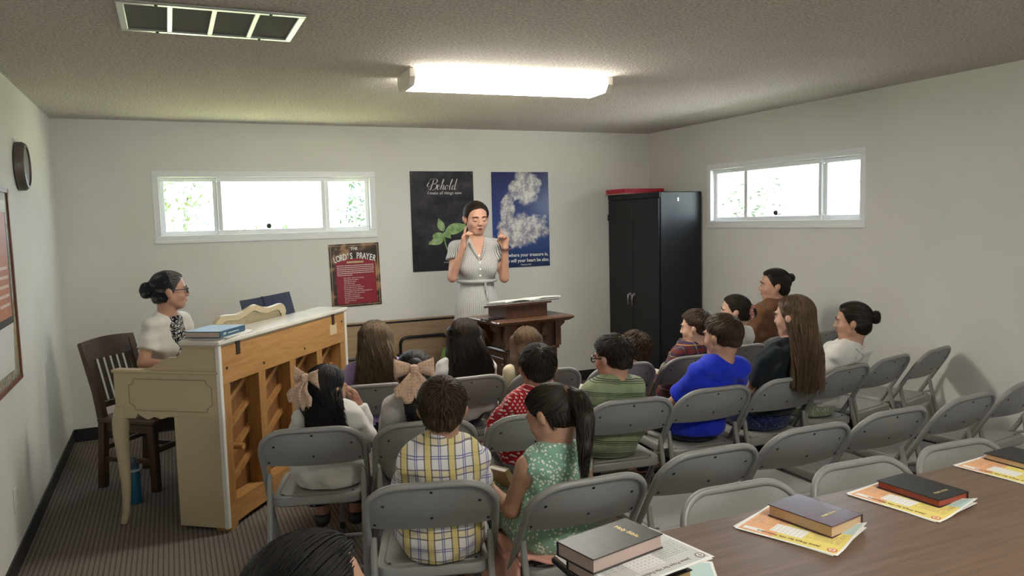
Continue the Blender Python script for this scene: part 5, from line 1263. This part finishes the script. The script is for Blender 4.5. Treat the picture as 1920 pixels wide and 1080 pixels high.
# ------------------------------------------------------------------ the audience
p, a = sit('4a', -.02)
I = person('boy in a white, yellow and navy plaid shirt, seen from behind, nearest row', p, a, dict(head=(.845, 2.53, 1.062), look=-20, pitch=2, hair=('short', 'brown', dict(ns=1000, nape=-.29, t=.062, len=.38)), skin='tan', sw=.108, sh=.812,
  top=dict(mat=F_PLAIDW, loose=.022, e=.010, cut=.8, wr=.010), bottom=dict(kind='pants', mat=F_CHAR), arms=[((.138, .10, .63), (.07, .26, .56)), ((-.142, .10, .63), (-.07, .26, .56))], seed=3)); collar(I, F_PLAIDW)
p, a = sit('4b', .02)
I = person('girl with a brown ponytail and a sleeveless mint dotted dress', p, a, dict(head=(1.20, 2.40, 1.020), look=34, pitch=-24, roll=8, hair=('tied', 'dark', dict(ns=900, tie=(.05, -.50, .27), nape=-.32, tail=[(.05, -.52, .26), (.02, -.66, .10), (-.06, -.70, -.25), (-.22, -.62, -.70), (-.36, -.50, -1.18)], tailr=[.020, .030, .030, .020, .006], nt=260, wave=.011)), skin='olive', sw=.108, sh=.775, seat=.436,
  top=dict(mat=F_MINT, sleeve='none', e=.007, loose=.01, neck=1.15, name='dress_top'), bottom=dict(kind='skirt', mat=F_MINT, z=.25, name='dress_skirt'), arms=[((.150, .05, .60), (.08, .21, .60)), ((-.150, .05, .585), (-.135, .225, .575), (-.2, .9, .15), (.8, .2, -.3), 1, .55)], seed=5))
MB().tube([I['hd']((.05 + .115 * math.cos(k), -.52 + .05 * math.sin(k), .265 + .115 * math.sin(k))) for k in np.linspace(0, 2 * PI, 15)[:-1]], .006, 6, closed=True).build('hair_tie', F_BROWN, I['t'], True)
M_BLOCK = mat('tan_book_cover', rough=.5, color=mottled((.38, .25, .12), (.46, .31, .16), 9)); AP = I['AR'][1][1]
q = Matrix.Translation(Vector((p[0], p[1], 0))) @ Matrix.Rotation(a, 4, 'Z')
t = thing('small_book', 'small tan book held in the ponytailed girl\'s hand', 'book'); t.matrix_world = q @ Matrix.Translation((AP[0] + .035, AP[1] + .085, AP[2] + .03)) @ Matrix.Rotation(rad(-25), 4, 'Y') @ Matrix.Rotation(rad(15), 4, 'Z')
MB().box((-.012, -.06, -.045), (-.009, .06, .045)).box((.009, -.06, -.045), (.012, .06, .045)).box((-.012, -.062, -.045), (.012, -.058, .045)).build('cover', M_BLOCK, t); MB().box((-.009, -.058, -.043), (.009, .057, .043)).build('page_block', M_PAGE, t)
t = thing('pink_cardigan', 'salmon pink cardigan draped over the seat under the ponytailed girl', 'clothing'); t.matrix_world = q
def drape(u, v):
    x = -.20 + .40 * v; r = u * .62
    if r < .16: y, z = -.135 - .02 * math.sin(v * 9), .545 - r
    else: y, z = -.15 - .10 * (r - .16) - .02 * math.sin(v * 14 + 2), .545 - r
    return (x - .10 * u + .012 * math.sin(u * 8 + v * 5), y - .015 * math.sin(v * 17) * u, max(z, .17))
MB().sheet(lambda u, v: (-.215 - .035 * u + .012 * math.sin(v * 16 + u * 4) * u, -.13 + .34 * v - .05 * u, .452 - .25 * u + .008 * math.sin(v * 11)), 12, 16, .012).sheet(lambda u, v: (-.218 + .20 * u, -.14 + .30 * v + .02 * math.sin(u * 9), .455 + .012 * math.sin(v * 10 + u * 6)), 8, 12, .012).build('hanging_side', F_PINK, t, True, 180)
MB().sheet(lambda u, v: (-.255 + .012 * math.sin(v * 30) + .01 * u, -.18 + .345 * v, .205 - .03 * u), 3, 40, .008).build('ruffled_hem', F_PINK, t, True, 180)
p, a = sit('3a', .04)
I = person('girl with a peach bow and dark wavy hair raising a hand to her face', p, a, dict(head=(.605, 3.40, .992), look=-62, pitch=-8, hair=('long', 'black', dict(ns=900, zend=.70, w=.072, wave=.016, sides=False)), skin='olive', sw=.108, sh=.785,
  top=dict(mat=F_WHITE, sleeve='long', loose=.03, wr=.009), bottom=dict(kind='skirt', mat=F_NAVYD, z=.2), armabs=True, arms=[((.165, .06, .63), (.138, .055, .775), (-.25, -.1, 1), (-.9, -.3, 0), -1, .5), ((-.15, .0, .60), (-.07, .2, .56))], seed=8))
bow(I, (0, -.50, .30), Matrix.Rotation(PI, 4, 'Z') @ Matrix.Rotation(rad(-12), 4, 'X'), 1.02)
p, a = sit('3b', .04)
I = person('girl with a large peach bow, long black hair and a heather grey top', p, a, dict(head=(.975, 3.29, 1.034), look=-18, pitch=-3, hair=('tied', 'black', dict(ns=800, t=.05, tie=(0, -.46, .16), nape=-.36, tail=[(0, -.42, .22), (.0, -.48, -.1), (.0, -.50, -.6), (.02, -.55, -1.35)], tailr=[.040, .042, .045, .028], nt=240, wave=.006)), skin='olive', sw=.115, sh=.81,
  top=dict(mat=F_HEATH, sleeve='long', loose=.03), bottom=dict(kind='skirt', mat=F_NAVYD, z=.2), seed=9))
bow(I, (0, -.54, .26), Matrix.Rotation(PI, 4, 'Z') @ Matrix.Rotation(rad(-10), 4, 'X'), 1.08)
p, a = sit('3c', .03)
I = person('boy in a red shirt printed with tiny white sailboats', p, a, dict(head=(1.515, 3.14, 1.035), look=-15, pitch=-2, hair=('short', 'dark', dict(ns=900, t=.055, nape=-.25, len=.36)), skin='tan', sw=.115, sh=.805,
  top=dict(mat=F_RED, loose=.024, hem=.485, e=.013, cut=.78), bottom=dict(kind='pants', mat=F_GREYT), arms=[((.155, .10, .61), (.09, .26, .55)), ((-.190, .09, .625), (-.13, .26, .555))], seed=12)); collar(I, F_RED)
p, a = sit('3d', .03)
I = person('boy in glasses and an olive shirt with black stripes', p, a, dict(head=(1.915, 3.15, 1.042), look=22, pitch=-4, hair=('short', 'dark', dict(ns=900, t=.065, nape=-.24, len=.36)), skin='light', sw=.115, sh=.805, face=True,
  top=dict(mat=F_GREEN, sleeve='long', loose=.035, e=.013), bottom=dict(kind='pants', mat=F_CHAR), seed=14)); glasses(I)
p, a = sit('3e', .03)
I = person('boy in a bright royal blue t-shirt', p, a, dict(head=(2.508, 3.07, 1.108), look=16, pitch=0, hair=('short', 'brown', dict(ns=900, t=.058, nape=-.20, len=.34)), skin='light', sw=.122, sh=.855, face=True, hh=.21,
  top=dict(mat=F_BLUE, loose=.02, hem=.475, e=.012, cut=.75), bottom=dict(kind='pants', mat=F_DENIM), arms=[((.165, .08, .64), (.09, .26, .56)), ((-.185, .09, .65), (-.215, .24, .50), (0, .6, -.7), (1, 0, 0), 1, .4)], seed=15))
p, a = sit('3f', .03)
I = person('woman with very long light brown hair and a black t-shirt', p, a, dict(head=(2.98, 3.07, 1.18), look=20, pitch=0, s=1.1, hh=.222, hair=('long', 'lbrown', dict(ns=900, zend=.69, w=.085, wave=.016, bk=.10, sides=False)), skin='fair', sw=.142, sh=.90, face=True,
  top=dict(mat=F_BLACK, e=.010, cut=.72, loose=.005, hem=.53), bottom=dict(kind='skirt', mat=F_NAVYS, z=.18), arms=[((.18, .06, .66), (.1, .28, .58)), ((-.19, .08, .67), (-.11, .28, .585))], seed=17))
p, a = sit('3g', .03)
I = person('girl with a high dark bun and a white top with crossed straps', p, a, dict(head=(3.468, 3.13, 1.10), look=38, pitch=0, hair=('tied', 'dark', dict(ns=800, tie=(0, -.50, .12), nape=-.34, t=.055, bun=((0, -.60, .16), (.17, .15, .17)))), skin='light', sw=.118, sh=.845, face=True,
  top=dict(mat=F_WHITE, e=.009, cut=.7, neck=1.15, hem=.495), bottom=dict(kind='skirt', mat=F_SAGE, z=.18), arms=[((.15, .05, .64), (.09, .24, .57)), ((-.155, .06, .64), (-.09, .24, .57))], seed=19))
nb = I['nb']
for q_ in (-1, 1): MB().tube([snap(I, 'shirt', nb[0] - q_ * (.038 - .076 * k / 4), nb[2] + .005 - .055 * k / 4) for k in range(5)], .0045, 6).build('crossed_strap', F_WHITE, I['t'], True)
p, a = sit('2a', .04)
I = person('girl with long wavy light brown hair and a lilac top', p, a, dict(head=(1.01, 4.14, 1.079), look=-32, pitch=0, s=1.03, hh=.215, hair=('long', 'blond', dict(ns=900, zend=.715, w=.115, wave=.012)), skin='fair', sw=.125, sh=.83, top=dict(mat=F_LILAC, e=.01), bottom=dict(kind='skirt', mat=F_NAVYD, z=.2), seed=21))
p, a = sit('2b', .04)
I = person('girl with long straight dark hair and a white top', p, a, dict(head=(1.495, 4.04, 1.065), look=-24, pitch=0, s=1.05, hh=.215, hair=('long', 'dark', dict(ns=900, zend=.705, w=.12, wave=.004)), skin='light', sw=.132, sh=.81, top=dict(mat=F_WHITE, e=.012, sleeve='long'), bottom=dict(kind='skirt', mat=F_NAVYD, z=.15), seed=22))
p, a = sit('2c', .04)
I = person('small fair-haired girl in a cream top in front of the lectern', p, a, dict(head=(1.86, 4.0, .992), look=-10, pitch=-3, hh=.20, s=.95, hair=('long', 'lbrown', dict(ns=900, zend=.70, w=.085, wave=.006)), skin='fair', sw=.108, sh=.755, top=dict(mat=F_CREAM, e=.01), bottom=dict(kind='skirt', mat=F_KHAKI, z=.2), seed=24))
p, a = sit('2d', .05)
I = person('small child with tousled brown hair, mostly hidden behind the boy in glasses', p, a, dict(head=(2.55, 3.92, .903), look=8, pitch=-14, hh=.195, s=.85, hair=('short', 'brown', dict(ns=1300, t=.085, nape=-.42, len=.75, shaggy=1)), skin='fair', sw=.10, sh=.675, top=dict(mat=F_CREAM, e=.01), bottom=dict(kind='pants', mat=F_KHAKI), seed=26))
p, a = sit('2e', .04)
I = person('boy in a dark red and navy plaid shirt before the black cabinet', p, a, dict(head=(2.936, 3.84, 1.027), look=36, pitch=-2, hair=('short', 'brown', dict(ns=800, t=.055, nape=-.22)), skin='fair', sw=.112, sh=.79, face=True, top=dict(mat=F_PLAIDD, sleeve='long', loose=.02), bottom=dict(kind='pants', mat=F_KHAKI), seed=28)); collar(I, F_PLAIDD)
p, a = sit('2f', .04)
I = person('girl with a low bun, a flowered scrunchie and a white cardigan', p, a, dict(head=(3.40, 4.03, 1.077), look=48, pitch=0, hair=('tied', 'dark', dict(ns=700, tie=(0, -.5, -.02), nape=-.30, bun=((0, -.60, -.04), (.14, .11, .16)))), skin='fair', sw=.115, sh=.83, face=True, top=dict(mat=F_WHITE, sleeve='long', e=.012), bottom=dict(kind='skirt', mat=F_SAGE, z=.2), seed=30))
MB().tube([I['hd']((.16 * math.cos(k), -.545 + .02 * math.sin(3 * k), -.03 + .19 * math.sin(k))) for k in np.linspace(0, 2 * PI, 25)[:-1]], [(.013 if i % 2 else .017) for i in range(24)], 8, closed=True).build('scrunchie', cloth('pink_flower_scrunchie', dots((.40, .16, .14), (.75, .60, .55), 90, .35)), I['t'], True)
p, a = sit('2g', .05)
I = person('woman in a brown top with dark hair pinned up', p, a, dict(head=(3.93, 4.24, 1.212), look=56, pitch=2, s=1.12, hh=.222, hair=('tied', 'dark', dict(ns=800, tie=(0, -.46, .25), nape=-.34, t=.055, bun=((0, -.52, .27), (.13, .13, .14)))), skin='light', sw=.145, sh=.945, face=True, top=dict(mat=F_BROWN, sleeve='long', e=.012), bottom=dict(kind='skirt', mat=F_BROWN, z=.15), seed=32))
# someone close to the camera: only the crown of the head shows
I = person('standing child with black hair, only the crown visible at the lower edge', (.17, 1.10), rad(-15), dict(head=(.168, 1.13, 1.150), look=-78, pitch=4, stand=True, shoes=True, hip=.55, hh=.205, hair=('tied', 'black', dict(ns=1500, t=.05, tie=(.15, -.50, .0), nape=-.34)), skin='olive', sw=.115, top=dict(mat=F_CHAR, hem=.46, e=.012, loose=.02), arms=[((.2, 0, .68), (.21, .06, .5)), ((-.2, 0, .68), (-.21, .06, .5))], seed=40))
def trousers_standing(I, material, zb=.08):
    S = SDF((-.25, -.2, zb - .03), (.25, .2, I['hz'] + .15), .011); S.ell((0, 0, I['hz']), (.145, .118, .10), .03)
    for a_, b_, c_ in I['LG']: S.cone(a_, b_, .078, .062, .03); S.cone(b_, c_, .062, .05, .02)
    V, F = S.mesh(); np_mesh('trousers', V, F, material, I['t'])
trousers_standing(I, F_DENIM)

# ------------------------------------------------------------------ the pianist
a = rad(230.4); p = (-.17 + .77 * .05, 5.37 - .64 * .05)
F_SKIRTP = F_SCROLL
I = person('woman at the piano in a white cardigan, glasses and a patterned dress', p, a, dict(head=(-.005, 5.34, 1.338), look=-86, pitch=2, s=1.12, hh=.235, seat=.452, hair=('tied', 'grey', dict(ns=900, tie=(0, -.48, .05), nape=-.33, t=.045, bun=((0, -.60, .08), (.19, .16, .21)))), armabs=True, skin='light', sw=.145, sh=1.035, face=True, bust=True, nk=.95, fh=.005,
  top=dict(mat=F_WHITE, e=.011, cut=.62, vneck=True, neck=1.15, name='cardigan'), bottom=dict(kind='skirt', mat=F_SKIRTP, z=.16), arms=[((.205, .06, .79), (.15, .34, .765), (-.1, 1, -.1), (0, -.2, -1), 1, .35), ((-.205, .08, .79), (-.15, .34, .765), (.1, 1, -.1), (0, -.2, -1), -1, .35)], seed=50))
glasses(I, mat('purple_black_frame', (.02, .012, .03), rough=.25))
S = SDF((-.12, -.05, .55), (.12, .28, I['sz'] + .03), .008); nb = I['nb']
S.cone(nb + (0, .045, -.015), (nb[0] * .5, nb[1] * .6 + .10, .80), .060, .075, .0); S.cone((nb[0] * .5, nb[1] * .6 + .10, .80), (0, .105, .60), .075, .08, .02); S.cone(nb + (0, .02, -.0), I['hd']((0, 0, -.3)), .056, .07, .01, 'c')
V, F = S.mesh(); np_mesh('dress_front', V, F, F_SCROLL, I['t'])
# greying front of the hair and dark net over the back
S = SDF(I['Hc'] - .2, I['Hc'] + .2, .007); S.frame(I['Hc'], I['Mh']); hh_ = I['hh']; raw_ = S._put
S._put = lambda fn, lo_, hi_, k, mode: raw_(lambda X, Y, Z: fn(X / hh_, Y / hh_, Z / hh_) * hh_, np.array(lo_) * hh_, np.array(hi_) * hh_, k * hh_, mode)
S.ell(HC, HRr + .075, 0, lim=lambda X, Y, Z: np.maximum((hairline(np.arctan2(np.abs(X), Y), -.3, .36) - Z) * .8, (Y - .02 + .25 * (Z - .2)) * .9)); S.ell((0, -.2, -.06), np.array((.27, .25, .30)) + .06, .05, lim=lambda X, Y, Z: np.maximum((-.28 - Z), (Y + .1)))
for q_ in (-1, 1): S.ell((q_ * .42, -.055, -.05), (.09, .13, .17), .02, 'c')
S.ell((0, -.60, .08), (.205, .175, .225), .05); S._put = raw_; S.wrinkle(.002, 5, 1.4); V, F = S.mesh(); np_mesh('head_covering', V, F, cloth('black_net', col=(.010, .010, .014), rough=.6), I['t'])

# ------------------------------------------------------------------ the speaker
a = rad(170); p = (2.155, 5.52)
I = person('standing woman in a striped shirt dress singing with both hands raised', p, a, dict(head=(2.15, 5.47, 1.752), look=177, pitch=-9, roll=2, stand=True, shoes=True, s=1.15, hh=.235, hip=.98, sh=1.435, sw=.160, skin='light', face=True, closed=True, mouth=True, bust=True, fh=.0045,
  hair=('tied', 'dark', dict(ns=1000, tie=(0, -.44, -.08), nape=-.30, t=.045, bun=((0, -.50, -.10), (.12, .10, .12)))),
  top=dict(mat=F_PINST, sleeve='cap', e=.014, hem=1.135, vneck=True, neck=1.1, name='dress_bodice', h=.008, wr=.004),
  arms=[((.200, .075, 1.185), (.130, .185, 1.425), (-.05, .12, 1), (-.9, .3, 0), 1, .75, True), ((-.205, .07, 1.165), (-.195, .165, 1.40), (.02, .1, 1), (.7, .5, 0), -1, .8, True)], hs=.95, seed=60))
S = SDF((-.34, -.30, .40), (.34, .34, 1.19), .0095); S.cone((0, .005, 1.15), (0, .01, .95), .125, .165, .0, flat=(1, 1.25, 1)); S.cone((0, .01, .95), (0, .015, .45), .165, .255, .03, flat=(1, 1.2, 1)); S.wrinkle(.004, 3, 1.0, .1); S.cutplane((0, 0, .45), (0, 0, -1)); S.cutplane((0, 0, 1.155), (0, 0, 1))
V, F = S.mesh(); np_mesh('dress_skirt', V, F, F_PINST, I['t'])
MB().tube([(.147 * math.cos(k), .008 + .122 * math.sin(k), 1.15) for k in np.linspace(0, 2 * PI, 33)[:-1]], .014, 8, closed=True).tube([(-.04, .128, 1.15), (-.045, .136, 1.09), (-.055, .145, 1.02)], .009, 6).build('sash_belt', F_PINST, I['t'], True)
M_BTN = mat('white_button', (.8, .8, .78), rough=.3)
nb = I['nb']
for z in (1.345, 1.295, 1.245, 1.195): MB().lathe([(.0075, 0), (.0075, .004), (0, .005)], 12).build('button', M_BTN, I['t'], True).matrix_local = Matrix.Translation(snap(I, 'shirt', nb[0] * .5, z, 1, .0)) @ Matrix.Rotation(-PI / 2, 4, 'X')
for q_ in (-1, 1): MB().tube([snap(I, 'shirt', nb[0] + q_ * (.010 + .055 * k / 6), nb[2] - .115 + .12 * k / 6, 1, .002) for k in range(7)], [.006, .008, .010, .012, .013, .012, .008], 6).build('collar_flap', F_PINST, I['t'], True)
w = I['AR'][1][1]; MB().tube([(w[0] + .036 * math.cos(k), w[1] + .034 * math.sin(k), w[2] - .012) for k in np.linspace(0, 2 * PI, 17)[:-1]], .007, 8, closed=True).build('bracelet', mat('brown_beads', (.10, .035, .03), rough=.4), I['t'], True)
